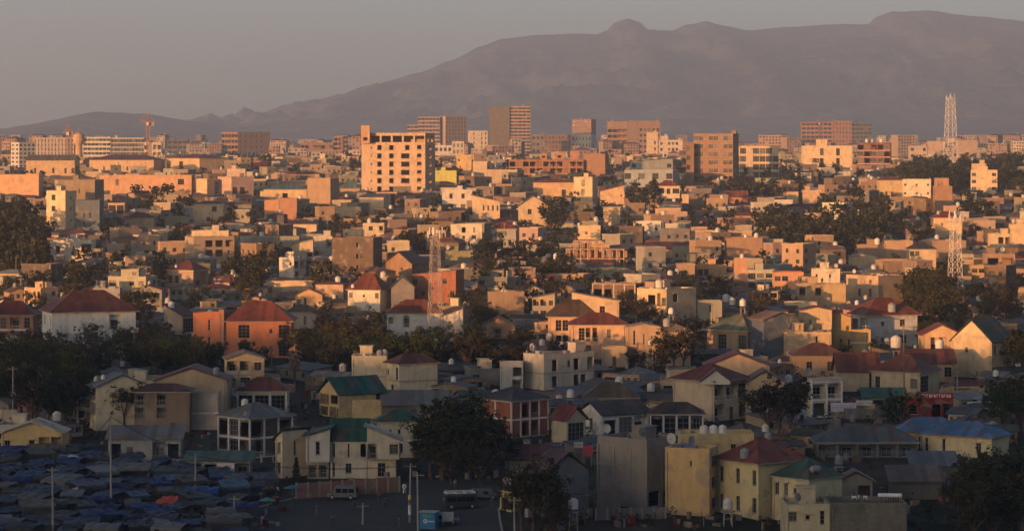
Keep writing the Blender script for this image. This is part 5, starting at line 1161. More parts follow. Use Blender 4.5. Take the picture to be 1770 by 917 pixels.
def kiosk():
    p = at(742, 912); r = empty('kiosk', (p.x, p.y, p.z), R(-14)); tag(r, 'small blue metal kiosk with white ring emblem near the banded pole', 'kiosk'); LAND.append((742, 895, 'the blue kiosk'))
    g = G(); g.box(-1.1, 1.1, -.9, .9, -.1, 2.3); link('cabin', g.mesh('cabin', ['paint']), r, None, (.03, .15, .33))
    g = G(); g.box(-1.3, 1.3, -1.2, 1.0, 2.3, 2.38); link('roof', g.mesh('roof', ['paint']), r, None, (.30, .30, .28))
    g = G(); g.box(-.7, .7, -.93, -.901, 1.55, 2.05); link('hatch', g.mesh('hatch', ['paint']), r, None, (.05, .22, .26))
    g = G(); n = 20
    for k in range(n):
        a, b = 2 * math.pi * k / n, 2 * math.pi * (k + 1) / n; f = lambda q, rr: (-.3 + math.cos(q) * rr, -.91, 1.1 + math.sin(q) * rr)
        g.poly([f(a, .2), f(a, .3), f(b, .3), f(b, .2)]); g.poly([f(a, 0), f(a, .08), f(b, .08)])
    link('ring_emblem', g.mesh('ring_emblem', ['paint']), r, None, (.65, .65, .65))
    g = G(); g.box(.15, .95, -.92, -.902, 1.0, 1.15); link('pale_stripe', g.mesh('pale_stripe', ['paint']), r, None, (.5, .55, .6))
kiosk()
p = at(991, 925)
b_ = stand_tank(991, 884, 926, 1.2, 1)
# ------------------------------------------------------------------ roof tanks read off the photograph
for (px, py, yb, s, k) in ((1716, 748, 760, 1.3, 1), (1450, 806, 818, 1.1, 1), (1258, 884, 908, 1.2, 1), (1160, 545, 590, 1.2, 1), (1549, 606, 660, 2.0, 1), (1624, 606, 640, 1.6, 1), (1124, 598, 640, 1.0, 0),
                           (1070, 668, 700, 1.3, 1), (1125, 680, 705, 1.3, 1), (290, 528, 560, 1.3, 1), (986, 690, 720, 1.2, 1), (1088, 492, 520, 1.3, 0), (889, 470, 490, 1.2, 0), (961, 450, 480, 1.5, 1), (950, 462, 490, 1.2, 0), (1255, 525, 545, 1.7, 1), (1266, 530, 550, 1.5, 1), (1284, 532, 560, 1.5, 1), (1238, 451, 470, 1.6, 1), (1012, 425, 450, 1.4, 0)):
    stand_tank(px, py, yb, s, k)
for k, (fx, fy) in enumerate(((0, 0), (1, 0), (2.05, .2))):      # the three big tanks on the yellow block's rear roof
    D = depth(840); x = (1218 + k * 16 - CX) / FPX * D; z = -(750 - HY) / FPX * D
    tank_at((x + 0, D + 1.2 + fy, z - .5 ), 1.15, 1, 'big white tank of three')
# ------------------------------------------------------------------ trees
FOOT.append(((509 - CX) / FPX * depth(662), depth(662), 3.5)); FOOT.append(((509 - CX) / FPX * depth(690), depth(690), 4.0)); RECT.append((493, 527, 598, 664, depth(662)))
def leafclump(g, c, r, n, size, q, flat=1.0):
    for _ in range(n):
        d = Vector((q.gauss(0, 1), q.gauss(0, 1), q.gauss(0, 1) * flat)); d.normalize(); d *= r * q.random() ** .4
        p = c + d; a = Vector((q.gauss(0, 1), q.gauss(0, 1), q.gauss(0, .6))).normalized(); b = a.orthogonal().normalized(); s = size * q.uniform(.6, 1.3)
        if q.random() < .5: b = a.cross(b)
        g.poly([p - a * s, p + b * s * .6, p + a * s, p - b * s * .6])
def tree_proto(seed, kind):
    q = random.Random(seed); root = empty({'broad': 'broadleaf_tree', 'euc': 'eucalyptus_tree', 'cone': 'conifer_tree', 'flat': 'acacia_tree', 'bush': 'bushy_tree'}[kind], (0, 0, -600)); gt, gc = G(), G()
    H = 10.0
    if kind in ('broad', 'bush'):
        th = H * (.3 if kind == 'broad' else .12); gt.rod((0, 0, -.6), (.2, .1, th), .32, 7, r2=.22)
        for k in range(q.randint(8, 11)):
            an = k * 2.4 + q.random(); l = q.uniform(.35, 1.0); e = Vector((math.cos(an) * l * H * .38, math.sin(an) * l * H * .38, th + (H - th) * q.uniform(.3, .85))); gt.rod((.2, .1, th * .95), e, .16, 5, r2=.04)
            for s in range(6):
                c = e + Vector((q.gauss(0, 1.15), q.gauss(0, 1.15), q.gauss(0, .95))); leafclump(gc, c, q.uniform(.35, 1.15), 34, .24, q)
        for s in range(10):
            an = q.random() * 6.28; l = q.random() ** .5 * H * .36; leafclump(gc, Vector((math.cos(an) * l, math.sin(an) * l, th + (H - th) * q.uniform(.15, 1.0) * (1 - .3 * (l / H) * 2))), q.uniform(.4, 1.2), 36, .24, q)
    elif kind == 'euc':
        gt.rod((0, 0, -.6), (.3, 0, H * .55), .2, 6, r2=.14); gt.rod((.3, 0, H * .55), (.2, .2, H * .95), .14, 5, r2=.03)
        for k in range(15):
            z = H * (.34 + .62 * k / 15); an = k * 2.4; l = (1 - abs(k / 15 - .4) * 1.1) * H * .17 + .3; e = Vector((math.cos(an) * l + .2, math.sin(an) * l, z + .5)); gt.rod((.25, 0, z - .5), e, .06, 4, r2=.02)
            for s in range(2): leafclump(gc, e + Vector((q.gauss(0, .4), q.gauss(0, .4), q.gauss(0, .4))), q.uniform(.5, 1.0), 46, .24, q, 1.3)
    elif kind == 'cone':
        gt.rod((0, 0, -.6), (0, 0, H * .9), .22, 6, r2=.03)
        for k in range(26):
            z = H * (.08 + .88 * k / 26); R_ = (1 - k / 26) ** .8 * H * .17 + .12
            for s in range(3): an = k * 2.4 + s * 2.1; leafclump(gc, Vector((math.cos(an) * R_ * .7, math.sin(an) * R_ * .7, z + q.gauss(0, .15))), R_ * .5 + .12, 26, .22, q)
    else:
        th = H * .45; gt.rod((0, 0, -.6), (.1, 0, th), .3, 7, r2=.2)
        for k in range(10):
            an = k * .63 + q.random() * .4; l = q.uniform(.4, 1); e = Vector((math.cos(an) * l * H * .75, math.sin(an) * l * H * .75, H * q.uniform(.72, .9))); gt.rod((.1, 0, th * .9), e, .13, 5, r2=.04)
            for s in range(5): leafclump(gc, e + Vector((q.gauss(0, 1.1), q.gauss(0, 1.1), q.gauss(0, .3))), q.uniform(.9, 1.4), 34, .28, q, .45)
    link('trunk', gt.mesh('trunk', ['bark']), root, None, (.10, .07, .05)); link('crown', gc.mesh('crown', ['foliage']), root, None, (.045, .05, .022))
    return root
TREEP = {'broad': [tree_proto(s, 'broad') for s in (1, 2, 3, 4)], 'euc': [tree_proto(s, 'euc') for s in (5, 6, 7)], 'cone': [tree_proto(s, 'cone') for s in (8, 9)], 'flat': [tree_proto(10, 'flat')], 'bush': [tree_proto(s, 'bush') for s in (11, 12)]}
tree_used = {k: set() for k in TREEP}
TREES = []  # (px, py, height m, kind)
tr = random.Random(21)
def cl(x0, x1, y0, y1, n, h0, h1, kinds='broad'):
    ks = kinds.split()
    for _ in range(n): TREES.append((tr.uniform(x0, x1), tr.uniform(y0, y1), tr.uniform(h0, h1), tr.choice(ks)))
for t in ((137, 508, 13, 'cone'), (144, 506, 11, 'cone'), (246, 372, 15, 'cone'), (282, 374, 15, 'cone'), (270, 376, 11, 'broad'), (320, 376, 11, 'broad'), (300, 378, 10, 'broad'), (155, 604, 6.5, 'broad'), (146, 608, 5, 'bush'), (207, 612, 5.5, 'broad'),
          (222, 612, 5, 'bush'), (172, 612, 5, 'bush'), (98, 604, 4.5, 'bush'), (752, 390, 11, 'flat'), (775, 392, 10, 'flat'), (735, 394, 9, 'flat'), (768, 602, 6, 'bush'), (1165, 640, 9, 'broad'), (1180, 642, 8, 'broad'), (1150, 640, 8, 'broad'),
          (1345, 762, 11, 'broad'), (1365, 756, 9.5, 'broad'), (1330, 758, 9, 'broad'), (958, 398, 16, 'euc'), (966, 398, 14, 'euc'), (950, 402, 13, 'broad'), (1558, 745, 7, 'broad'), (1545, 742, 5, 'bush'), (512, 838, 4.6, 'cone'), (206, 738, 9, 'broad'), (216, 742, 8, 'broad'),
          (1115, 372, 17, 'broad'), (1100, 370, 14, 'broad'), (1128, 366, 13, 'euc'), (860, 440, 8, 'broad'), (1410, 304, 12, 'cone'), (1130, 600, 6, 'bush'), (1120, 560, 5, 'bush'), (1140, 562, 5, 'bush'), (742, 822, 8.5, 'broad'), (762, 826, 9.5, 'broad'), (790, 816, 11, 'broad'), (812, 828, 10, 'broad'), (844, 816, 8.5, 'broad'), (775, 818, 11.5, 'euc'), (826, 820, 11, 'euc'), (868, 824, 7.5, 'broad'), (780, 836, 8, 'bush'), (830, 838, 7, 'bush'), (755, 812, 9, 'broad'),
          (902, 918, 8, 'broad'), (922, 924, 9.5, 'broad'), (942, 922, 9, 'broad'), (956, 930, 6, 'bush'), (60, 742, 9, 'broad'), (85, 738, 8, 'broad'), (112, 742, 9, 'broad'), (35, 690, 8, 'broad'), (15, 660, 8, 'broad'), (70, 660, 8.5, 'broad'), (1760, 745, 8, 'broad'), (1742, 750, 7, 'broad')): TREES.append(t)
NT0 = len(TREES)
cl(-15, 72, 400, 490, 24, 11, 17, 'broad broad euc'); cl(-15, 62, 350, 400, 8, 10, 15, 'broad euc'); cl(60, 130, 470, 500, 7, 6, 10)
cl(0, 330, 610, 660, 30, 6, 9, 'broad bush'); cl(0, 145, 660, 750, 18, 7, 10); cl(10, 140, 690, 745, 12, 6, 9, 'broad'); cl(120, 330, 620, 655, 13, 5, 8, 'broad bush'); cl(320, 610, 618, 668, 24, 5, 9, 'broad broad bush'); cl(560, 900, 600, 655, 34, 5.5, 9, 'broad broad bush')
cl(395, 480, 470, 505, 8, 7, 10); cl(528, 574, 478, 494, 4, 7, 9); cl(680, 740, 415, 445, 5, 6, 9); cl(800, 870, 445, 505, 12, 8, 11); cl(880, 990, 450, 530, 13, 6, 9, 'broad bush'); cl(1000, 1070, 508, 532, 7, 7, 9)
cl(1060, 1120, 530, 556, 6, 6, 8); cl(1200, 1355, 500, 524, 12, 6, 8.5, 'broad bush'); cl(738, 885, 806, 836, 8, 9, 13); cl(886, 960, 900, 935, 7, 8, 11.5); cl(1318, 1565, 360, 450, 40, 9, 16, 'broad broad euc'); cl(1560, 1775, 296, 345, 44, 11, 17, 'broad euc')
cl(1562, 1640, 490, 575, 13, 8, 12); cl(1655, 1775, 520, 575, 9, 6, 9); cl(1635, 1700, 662, 690, 5, 6, 8); cl(1745, 1775, 610, 670, 4, 8, 10); cl(1728, 1775, 722, 752, 5, 6, 9); cl(1580, 1775, 812, 930, 34, 5.5, 9.5, 'broad bush')
cl(200, 330, 455, 525, 10, 5, 8, 'broad bush'); cl(1198, 1350, 336, 352, 16, 8, 12); cl(440, 620, 276, 305, 20, 6, 9); cl(1340, 1395, 300, 345, 9, 8, 13); cl(560, 622, 345, 362, 5, 7, 10); cl(0, 60, 640, 700, 6, 5, 8); cl(860, 905, 640, 665, 4, 6, 8)
cl(1660, 1775, 345, 420, 12, 8, 13, 'broad euc'); cl(1000, 1060, 340, 390, 5, 7, 10); cl(600, 760, 430, 470, 6, 5, 8); cl(960, 1010, 560, 640, 5, 4, 6, 'bush'); cl(640, 700, 700, 740, 3, 4, 6, 'bush'); cl(1090, 1160, 630, 660, 4, 5, 7)
cl(560, 905, 590, 660, 40, 6, 10, 'broad bush'); cl(1318, 1565, 350, 450, 14, 9, 14, 'broad broad euc'); cl(-15, 75, 390, 500, 24, 10, 16); cl(0, 340, 470, 540, 34, 5, 9, 'broad bush'); cl(820, 1000, 440, 540, 24, 7, 11); cl(1560, 1775, 290, 350, 40, 10, 16, 'broad euc'); cl(390, 600, 440, 520, 24, 6, 10)
cl(1000, 1360, 500, 540, 18, 6, 9); cl(600, 1000, 380, 440, 30, 6, 10, 'broad bush'); cl(1570, 1660, 430, 580, 18, 8, 12); cl(960, 1320, 350, 440, 30, 5, 9, 'broad bush'); cl(150, 620, 380, 440, 30, 6, 9, 'broad bush'); cl(620, 1775, 290, 345, 40, 7, 12)
for _ in range(400):
    y = 305 + 330 * tr.random() ** 1.2; TREES.append((tr.uniform(0, 1770), y, tr.uniform(4.5, 9.5), tr.choice(['broad', 'bush', 'broad'])))
COVER = {}
def blocks(x0, x1, y0, y1, D, tol):
    """would something this big, this near, hide too much of a hand-placed building behind it?"""
    hit = []
    for n_, (a, b, t, bt, d) in enumerate(RECT):
        if d <= D: continue
        bb = bt - .25 * (bt - t)
        w = min(x1, b) - max(x0, a); h = min(y1, bb) - max(y0, t)
        if w > 0 and h > 0:
            f = w * h / ((b - a) * (bb - t))
            if f > tol or COVER.get(n_, 0) + f > .16: return True
            hit.append((n_, f))
    for n_, f in hit: COVER[n_] = COVER.get(n_, 0) + f
    return False
def inside(x, y, r):
    return any((x - a) ** 2 + (y - b) ** 2 < (r + c) ** 2 for a, b, c in FOOT)
TREES2 = []
for i, (px, py, h, k) in enumerate(TREES):
    D = depth(py); x = (px - CX) / FPX * D
    if i >= NT0:
        if any((x - a) ** 2 + (D - b) ** 2 < (c * .95 + .8) ** 2 for a, b, c in FOOT): continue
        hp_ = h / mpp(D); wp = hp_ * .32
        if blocks(px - wp, px + wp, py - hp_, py, D, .10): continue
    TREES2.append((D, px, py, h, k))
TREES2.sort(); NEART = TREES2[:290]; FART = TREES2[290:]
TREEFOOT = [((px - CX) / FPX * D, D, 1.2) for D, px, py, h, k in TREES2]
for D, px, py, h, k in NEART:
    i = tr.randrange(len(TREEP[k])); s = h / 10.0
    o = put_proto(TREEP[k], tree_used[k], i, (((px - CX) / FPX * D), D, zg(D) - .1), s, tr.random() * 6.28); o.scale = (s * tr.uniform(.85, 1.2), s * tr.uniform(.85, 1.2), s)
    hue = tr.random(); c = (.024 + .026 * hue, .030 + .014 * tr.random(), .012 + .007 * hue); crown = [q for q in o.children if q.name.startswith('crown')][0]; crown.color = (*c, 1)
    d = {'broad': 'round crowned tree', 'euc': 'tall thin eucalyptus', 'cone': 'dark pointed conifer', 'flat': 'wide flat topped acacia', 'bush': 'low bushy tree'}[k]
    d = ('dark ' if hue < .4 and 'dark' not in d else 'brownish ' if hue > .75 else 'olive green ' if 'dark' not in d else '') + ('tall ' if h > 12 and 'tall' not in d else 'small ' if h < 6 and 'low' not in d else '') + d
    MISC.append((o, d, 'tree', px, py - h / mpp(D) * .5, 'trees growing among the houses'))
for k in TREEP:
    for i, p_ in enumerate(TREEP[k]):
        if i not in tree_used[k]:
            for ch in list(p_.children): bpy.data.objects.remove(ch)
            bpy.data.objects.remove(p_)
g = G(); q = random.Random(3)
extra = [(depth(y), x, y, q.uniform(7, 13), 'broad') for x, y in [(q.uniform(-30, 1800), q.uniform(262, 330)) for _ in range(150)] if not blocks(x - 10, x + 10, y - 30, y, depth(y), .06)]
for D, px, py, h, k in FART + extra:
    x = (px - CX) / FPX * D; z = zg(D); v = q.uniform(.6, 1.3); g.tint = (.03 * v, .031 * v, .015 * v)
    for _ in range(12):
        an = q.random() * 6.28; l = q.random() ** .5 * h * .34; leafclump(g, Vector((x + math.cos(an) * l, D + math.sin(an) * l, z + h * q.uniform(.2, .92))), h * .13, 22, .06 * h, q)
    g.tint = (.09, .07, .05); g.rod((x, D, z - 1), (x, D, z + h * .7), .2, 4)
tag(link('distant_trees', g.mesh('distant_trees', ['leaf_far'])), 'far dark trees scattered between the distant houses below the skyline', 'distant trees', kind='stuff')
g = G(); q = random.Random(4)
for _ in range(1500):
    y = 300 + 610 * q.random() ** .8; px = q.uniform(-10, 1780)
    if 380 < px < 905 and y > 826: continue
    D = depth(y); x = (px - CX) / FPX * D
    if inside(x, D, .3): continue
    v = q.uniform(.7, 1.5); g.tint = (.035 * v, .035 * v, .018 * v); r_ = q.uniform(.5, 1.3)
    leafclump(g, Vector((x, D, zg(D) + r_ * .6)), r_, 30, .16 + D * .00012, q)
tag(link('scrub', g.mesh('scrub', ['leaf_far'])), 'scrub and weeds growing over yards between the houses', 'scrub', kind='stuff')
# palm with a skirt of dead fronds
def palm(px, py, h):
    p = at(px, py); r = empty('palm_tree', p); tag(r, 'fan palm with skirt of dry hanging fronds right of the orange house', 'palm'); q = random.Random(5)
    g = G(); g.rod((0, 0, -.5), (.1, 0, h * .85), .3, 8, r2=.22); link('trunk', g.mesh('trunk', ['bark']), r, None, (.14, .1, .07))
    for k in range(64):
        an = k * 2.4; dead = k >= 26; el = 1.35 - 1.5 * k / 26 if not dead else -.45 - .9 * (k - 26) / 38; g = G(); L = 2.3 if not dead else 2.0; c0 = Vector((.1, 0, h * (.88 if not dead else .86 - .42 * (k - 26) / 38)))
        d = Vector((math.cos(an) * math.cos(el), math.sin(an) * math.cos(el), math.sin(el))); e = c0 + d * L * .5; g.rod(c0, e, .03, 3)
        sd = d.cross(Vector((0, 0, 1))).normalized()
        for j in range(-5, 6):
            dd = (d + sd * j * .22 + Vector((0, 0, -.05 * abs(j)))).normalized(); t = e + dd * L * .7; w = d.cross(dd).normalized() if j else Vector((0, 0, 1)); w = sd * .11
            g.poly([e, e + dd * L * .3 + w, t, e + dd * L * .3 - w])
        link('frond', g.mesh('frond', ['foliage']), r, None, (.24, .15, .10) if dead else (.05, .06, .03))
    LAND.append((px, py - 40, 'the fan palm'))
palm(509, 662, 9.4)
# ------------------------------------------------------------------ market
def stall_proto(seed):
    q = random.Random(seed); r = empty('market_stall', (0, 0, -700)); w = q.uniform(2.6, 4.6); d = q.uniform(2.2, 3.2); h = q.uniform(2.0, 2.5); nx_, ny_ = 7, 5; g = G(); tp, bt = [], []
    peak = q.random() < .5
    for j in range(ny_ + 1):
        for i in range(nx_ + 1):
            u, v = i / nx_, j / ny_; z = h + (.55 * (1 - abs(v - .5) * 2) if peak else .4 * v) - .22 * math.sin(u * math.pi * 2.0) ** 2 * math.sin(v * math.pi) + q.gauss(0, .045)
            if v == 0 or u in (0, 1): z -= .12
            tp.append((-w / 2 - .2 + u * (w + .4), -d / 2 - .3 + v * (d + .5), z))
    n1 = nx_ + 1
    for j in range(ny_):
        for i in range(nx_): a = j * n1 + i; Q = [tp[a], tp[a + 1], tp[a + n1 + 1], tp[a + n1]]; g.poly(Q); g.poly([(x, y, z - .03) for x, y, z in Q[::-1]])
    for i in range(nx_):
        a, b = tp[i], tp[i + 1]; dz = q.uniform(.15, .5); g.poly([(a[0], a[1], a[2] - dz), (b[0], b[1], b[2] - dz), b, a])
    link('tarpaulin', g.mesh('tarpaulin', ['tarpaulin']), r, None, (.1, .1, .1))
    for sx in (-1, 1):
        for sy in (-1, 1): g = G(); g.rod((sx * w / 2, sy * d / 2, -.2), (sx * w / 2, sy * d / 2, h - .12), .045, 5); link('post', g.mesh('post', ['bark']), r, None, (.16, .12, .08))
    g = G(); g.box(-w / 2 + .2, w / 2 - .2, -d / 2 + .1, d / 2 - .5, .6, .68)
    for sx in (-1, 1): g.box(sx * (w / 2 - .35) - .05, sx * (w / 2 - .35) + .05, -.4, .3, -.1, .6)
    link('table', g.mesh('table', ['bark']), r, None, (.15, .11, .07))
    for k in range(5):
        g = G(); x = -w / 2 + .45 + (w - .9) * k / 4; y = q.uniform(-d / 2 + .3, d / 2 - .7); s = q.uniform(.12, .26); g.box(x - s, x + s, y - s * .8, y + s * .8, .68, .68 + s * q.uniform(.6, 1.6)); link('goods', g.mesh('goods', ['paint']), r, None, (.2, .12, .08))
    g = G(); g.box(-w / 2, w / 2, d / 2 - .02, d / 2 + .02, .1, h * .95); link('back_cloth', g.mesh('back_cloth', ['tarpaulin']), r, None, (.1, .1, .12))
    return r
STP = [stall_proto(s) for s in range(30, 40)]; st_used = set(); mq = random.Random(12)
TCOL = [((.015, .025, .11), 'navy blue'), ((.07, .08, .11), 'slate grey'), ((.08, .085, .09), 'grey'), ((.015, .03, .13), 'bright blue'), ((.05, .065, .10), 'blue grey'), ((.05, .05, .06), 'black'), ((.16, .17, .18), 'pale grey'), ((.035, .05, .09), 'dark blue'), ((.13, .115, .10), 'brownish'), ((.05, .10, .16), 'faded blue')]
STALLF = []
D = 392.0
while D < 468:
    x = -92.0 + mq.uniform(0, 2)
    while x < -36:
        px = x / D * FPX + CX; py = row(D)
        lim = 560 if py > 893 else 500 if py > 872 else 460 if py > 845 else 400 if py > 830 else 330 if py > 812 else 180
        if -30 < px < lim and not inside(x, D, .2):
            i = mq.randrange(10); o = put_proto(STP, st_used, i, (x, D + mq.uniform(-1.3, 1.3), zg(D)), mq.uniform(.72, 1.2), mq.uniform(-.6, .6))
            c, cn = mq.choice(TCOL); 
            if abs(px - 277) < 20 and 878 < py < 892: c, cn = (.5, .08, .05), 'red orange'
            if abs(px - 343) < 24 and 868 < py < 880: c, cn = (.015, .09, .32), 'vivid blue'
            for ch in o.children:
                if ch.name.startswith('tarpaulin'): vq = mq.uniform(.35, .85); ch.color = (*[q_ * vq for q_ in c], 1)
                elif ch.name.startswith('goods'): ch.color = (*mq.choice([(.3, .05, .04), (.3, .28, .22), (.06, .12, .05), (.35, .2, .05), (.1, .1, .2)]), 1)
            MISC.append((o, cn + ' tarpaulin market stall', 'market stall', px, py - 12, 'market stalls under tarpaulins')); FOOT.append((x, D, 1.5)); STALLF.append((x, D))
        x += mq.uniform(3.7, 5.3)
    D += mq.uniform(3.7, 4.5)
# canopies at the bottom edge of the picture
b = None
def umbrella(px, py, c, desc):
    p = at(px, py); r = empty('market_umbrella', p); g = G(); n = 8; R_ = [(1.3 * math.cos(6.2832 * k / n), 1.3 * math.sin(6.2832 * k / n), 2.0) for k in range(n)]
    for k in range(n): g.poly([R_[k], R_[(k + 1) % n], (0, 0, 2.45)]); g.poly([(R_[(k + 1) % n][0], R_[(k + 1) % n][1], 1.98), (R_[k][0], R_[k][1], 1.98), (0, 0, 2.42)])
    link('canopy', g.mesh('canopy', ['tarpaulin']), r, None, c); g = G(); g.rod((0, 0, -.1), (0, 0, 2.5), .03, 5); link('pole', g.mesh('pole', ['paint']), r, None, GRY)
    MISC.append((r, desc, 'umbrella', px, py - 20, 'market umbrellas'))
umbrella(447, 846, (.45, .30, .04), 'yellow market umbrella'); umbrella(462, 888, (.05, .2, .16), 'green market umbrella'); umbrella(125, 812, (.5, .5, .48), 'white market umbrella'); umbrella(138, 868, (.45, .43, .4), 'pale market umbrella'); umbrella(70, 886, (.3, .3, .1), 'olive market umbrella'); umbrella(505, 866, (.04, .14, .2), 'teal market umbrella')
# ------------------------------------------------------------------ the small houses between
def hut_proto(seed, kind):
    q = random.Random(seed); r = empty({'tin': 'tin_roof_house', 'hip': 'hip_roof_house', 'flat': 'flat_roof_house', 'tall': 'two_storey_house', 'shack': 'long_tin_house', 'block': 'apartment_house', 'shell': 'unfinished_house'}[kind], (0, 0, -800)); PM = Matrix.Identity(4)
    W = q.uniform(8, 11.5); Dp = q.uniform(6.5, 9); H = q.uniform(2.8, 3.4)
    if kind in ('tin', 'hip', 'shack'): W *= .8; Dp *= .82; H = q.uniform(2.35, 2.8)
    kw = dict(z0=-1.6); ch = q.choice
    if kind == 'tin': volume(r, PM, PM, W, Dp, H, 1000, CRM, ch(['gx', 'gy', 'sy']), RGY, q.uniform(.6, 1.2), A=ch(['w.Dw', 'wwD', 'DwWw', 'wDBB']), S=ch(['.w', 'w.', '..']), **kw)
    elif kind == 'hip': volume(r, PM, PM, W, Dp, H, 1000, CRM, 'hip', RST, q.uniform(1.0, 1.7), A=ch(['w.Dw', 'WwwO', 'wWD', 'BBww']), S=ch(['.w', 'w.']), **kw)
    elif kind == 'flat': volume(r, PM, PM, W * .8, Dp, 3.6, 1000, CRM, 'flat', A=ch(['w.D', 'wWw', 'Oww']), S=ch(['.w', 's.']), **kw)
    elif kind == 'tall': volume(r, PM, PM, W * .85, Dp, q.uniform(6.2, 7.2), 1000, CRM, ch(['flat', 'hip', 'sx', 'gy']), RST, 1.4, A=ch(['wwW/wwD', 'Bww/wwD', 'OO./wwO', 'Www/W.w', 'BBw/wWD', 'nnA/nnA']), S=ch(['.w/w.', '../.w', 'O./..']), **kw)
    elif kind == 'block': volume(r, PM, PM, W * .9, Dp, q.uniform(9.5, 12), 1000, CRM, ch(['flat', 'flat', 'hip']), RST, 1.6, A=ch(['w.B/w.B/w.D', 'W.ww/W.ww/..ww', 'BwwB/BwwB/.W.D', 's.nn/s.nn/..nn']), S=ch(['.w/w./w.', 'w/w/.', 's./s./..']), band=ch([None, (.5, .45, .38)]), wf=ch([(.3, .27, .23), (.55, .52, .46)]), **kw)
    elif kind == 'shell': volume(r, PM, PM, W, Dp, q.uniform(6.5, 9.6), 1000, CRM, 'flat', A=ch(['OO.O/O.OO', 'OOO/O.O/OOO', 'O.O/.OO/D.O']), S=ch(['OO/O.', 'O./O./..']), frame=(.40, .33, .26), wallm='block_wall', parapet=.15, **kw)
    else: volume(r, PM, PM, W * 1.7, Dp * .8, 2.4, 1000, CRM, ch(['sy', 'gx']), RGY, .9, A='D.w.D.w.', S='..', **kw)
    if kind != 'shack':      # lean-tos and later additions, each plot has its own
        for side in ([-1], [1], [-1, 1])[q.randrange(3)]:
            if q.random() < .7:
                w2 = q.uniform(2.2, 4.5); d2 = q.uniform(3.5, 6); h2 = q.uniform(2.1, 2.7); hw = {'tall': W * .425, 'block': W * .45, 'flat': W * .4}.get(kind, W / 2)
                volume(r, PM, Matrix.Translation((side * (hw + w2 / 2 + .03), q.uniform(-2.2, .3), 0)), w2, d2, h2, 1000, CRM, ch(['sx', 'sy']), RGY, .5, A=ch(['.D', 'D', 's', 'O']), S='.', over=.25, z0=-1.6, wallname='lean_to', sh_dir=ch([1, -1]))
    if kind in ('flat', 'tall', 'block') and q.random() < .6:
        top = max(v.co.z for c_ in r.children if c_.name.startswith('wall') for v in c_.data.vertices)
        if not any(c_.name.startswith('roof.') or c_.name == 'roof' for c_ in r.children if c_.data and c_.data.name.startswith('roof')):
            volume(r, PM, Matrix.Translation((q.uniform(-1, 1), 1.0, top - .5)), W * .42, Dp * .45, 2.4, 1000, CRM, 'sx', RGY, .4, A='.w', S='.', over=.3, z0=0, wallname='upper_room')
    return r, W, Dp
KINDS = ['tin'] * 5 + ['hip'] * 4 + ['flat'] * 3 + ['tall'] * 6 + ['shack'] * 3 + ['block'] * 4 + ['shell'] * 3
HP = [(k, *hut_proto(50 + i, k)) for i, k in enumerate(KINDS)]
HWT = {'tin': 4, 'hip': 2.6, 'flat': 1.5, 'tall': 1.7, 'shack': 3.2, 'block': 1.2, 'shell': .9}
hq = random.Random(99); HU = set(); huts = []
HWALL = [((.50, .40, .27), 'cream'), ((.42, .28, .18), 'tan'), ((.31, .215, .15), 'brown'), ((.46, .31, .2), 'orange tan'), ((.30, .28, .25), 'grey'), ((.56, .50, .40), 'pale'), ((.36, .33, .24), 'olive tan'), ((.42, .29, .23), 'pinkish'), ((.25, .19, .15), 'dark mud'), ((.40, .31, .21), 'sandy')]
HROOF = [((.15, .15, .155), 'grey'), ((.12, .105, .095), 'dark'), ((.19, .10, .065), 'rusty'), ((.17, .05, .04), 'red'), ((.21, .20, .185), 'pale'), ((.13, .10, .08), 'brown'), ((.06, .10, .085), 'green'), ((.10, .12, .15), 'bluish')]
D = 470.0
while D < 2600:
    dstep = 9 + D * .0035; half = .182 * D; x = -half + hq.uniform(0, 8)
    while x < half:
        px = x / D * FPX + CX; py = row(D)
        wood = (1318 < px < 1565 and 350 < py < 450) or (px > 1560 and 280 < py < 345) or (px < 70 and 350 < py < 490) or (300 < px < 900 and 600 < py < 655) or (px > 1575 and py > 800) or (740 < px < 890 and py > 790)
        dens = .76 if D < 1700 else .68
        if wood: dens = .12 if py < 460 and px > 1300 else .015
        if hq.random() < dens and not (D < 520 and px < 905 and py > 775):
            n = hq.choices(range(len(HP)), [HWT[q_[0]] * (.0 if D < 760 and q_[0] in ('block', 'shell') else .25 if D < 760 and q_[0] == 'tall' else 1) for q_ in HP])[0]; k, proto, W, Dp = HP[n]
            s = hq.uniform(.66, 1.0); x_ = x + hq.uniform(-2.5, 2.5); D_ = D + hq.uniform(-4, 4); py = row(D_); px = x_ / D_ * FPX + CX
            rad = math.hypot(W, Dp) * .5 * s * .74
            h = {'tall': 8, 'block': 12, 'shell': 9}.get(k, 4.6) * s / mpp(D_); wpx = W * .5 * s / mpp(D_)
            if not inside(x_, D_, rad) and not blocks(px - wpx, px + wpx, py - h, py, D_, .03 if D_ < 1500 else .05) and not any((x_ - a) ** 2 + (D_ - b) ** 2 < (rad * .6 + 1) ** 2 for a, b, c in TREEFOOT):
                huts.append((D_, x_, px, py, n, s)); FOOT.append((x_, D_, rad * .92))
        x += hq.uniform(7.5, 12.5)
    D += dstep
huts.sort(); NEARH = huts[:298]; FARH = huts[298:]
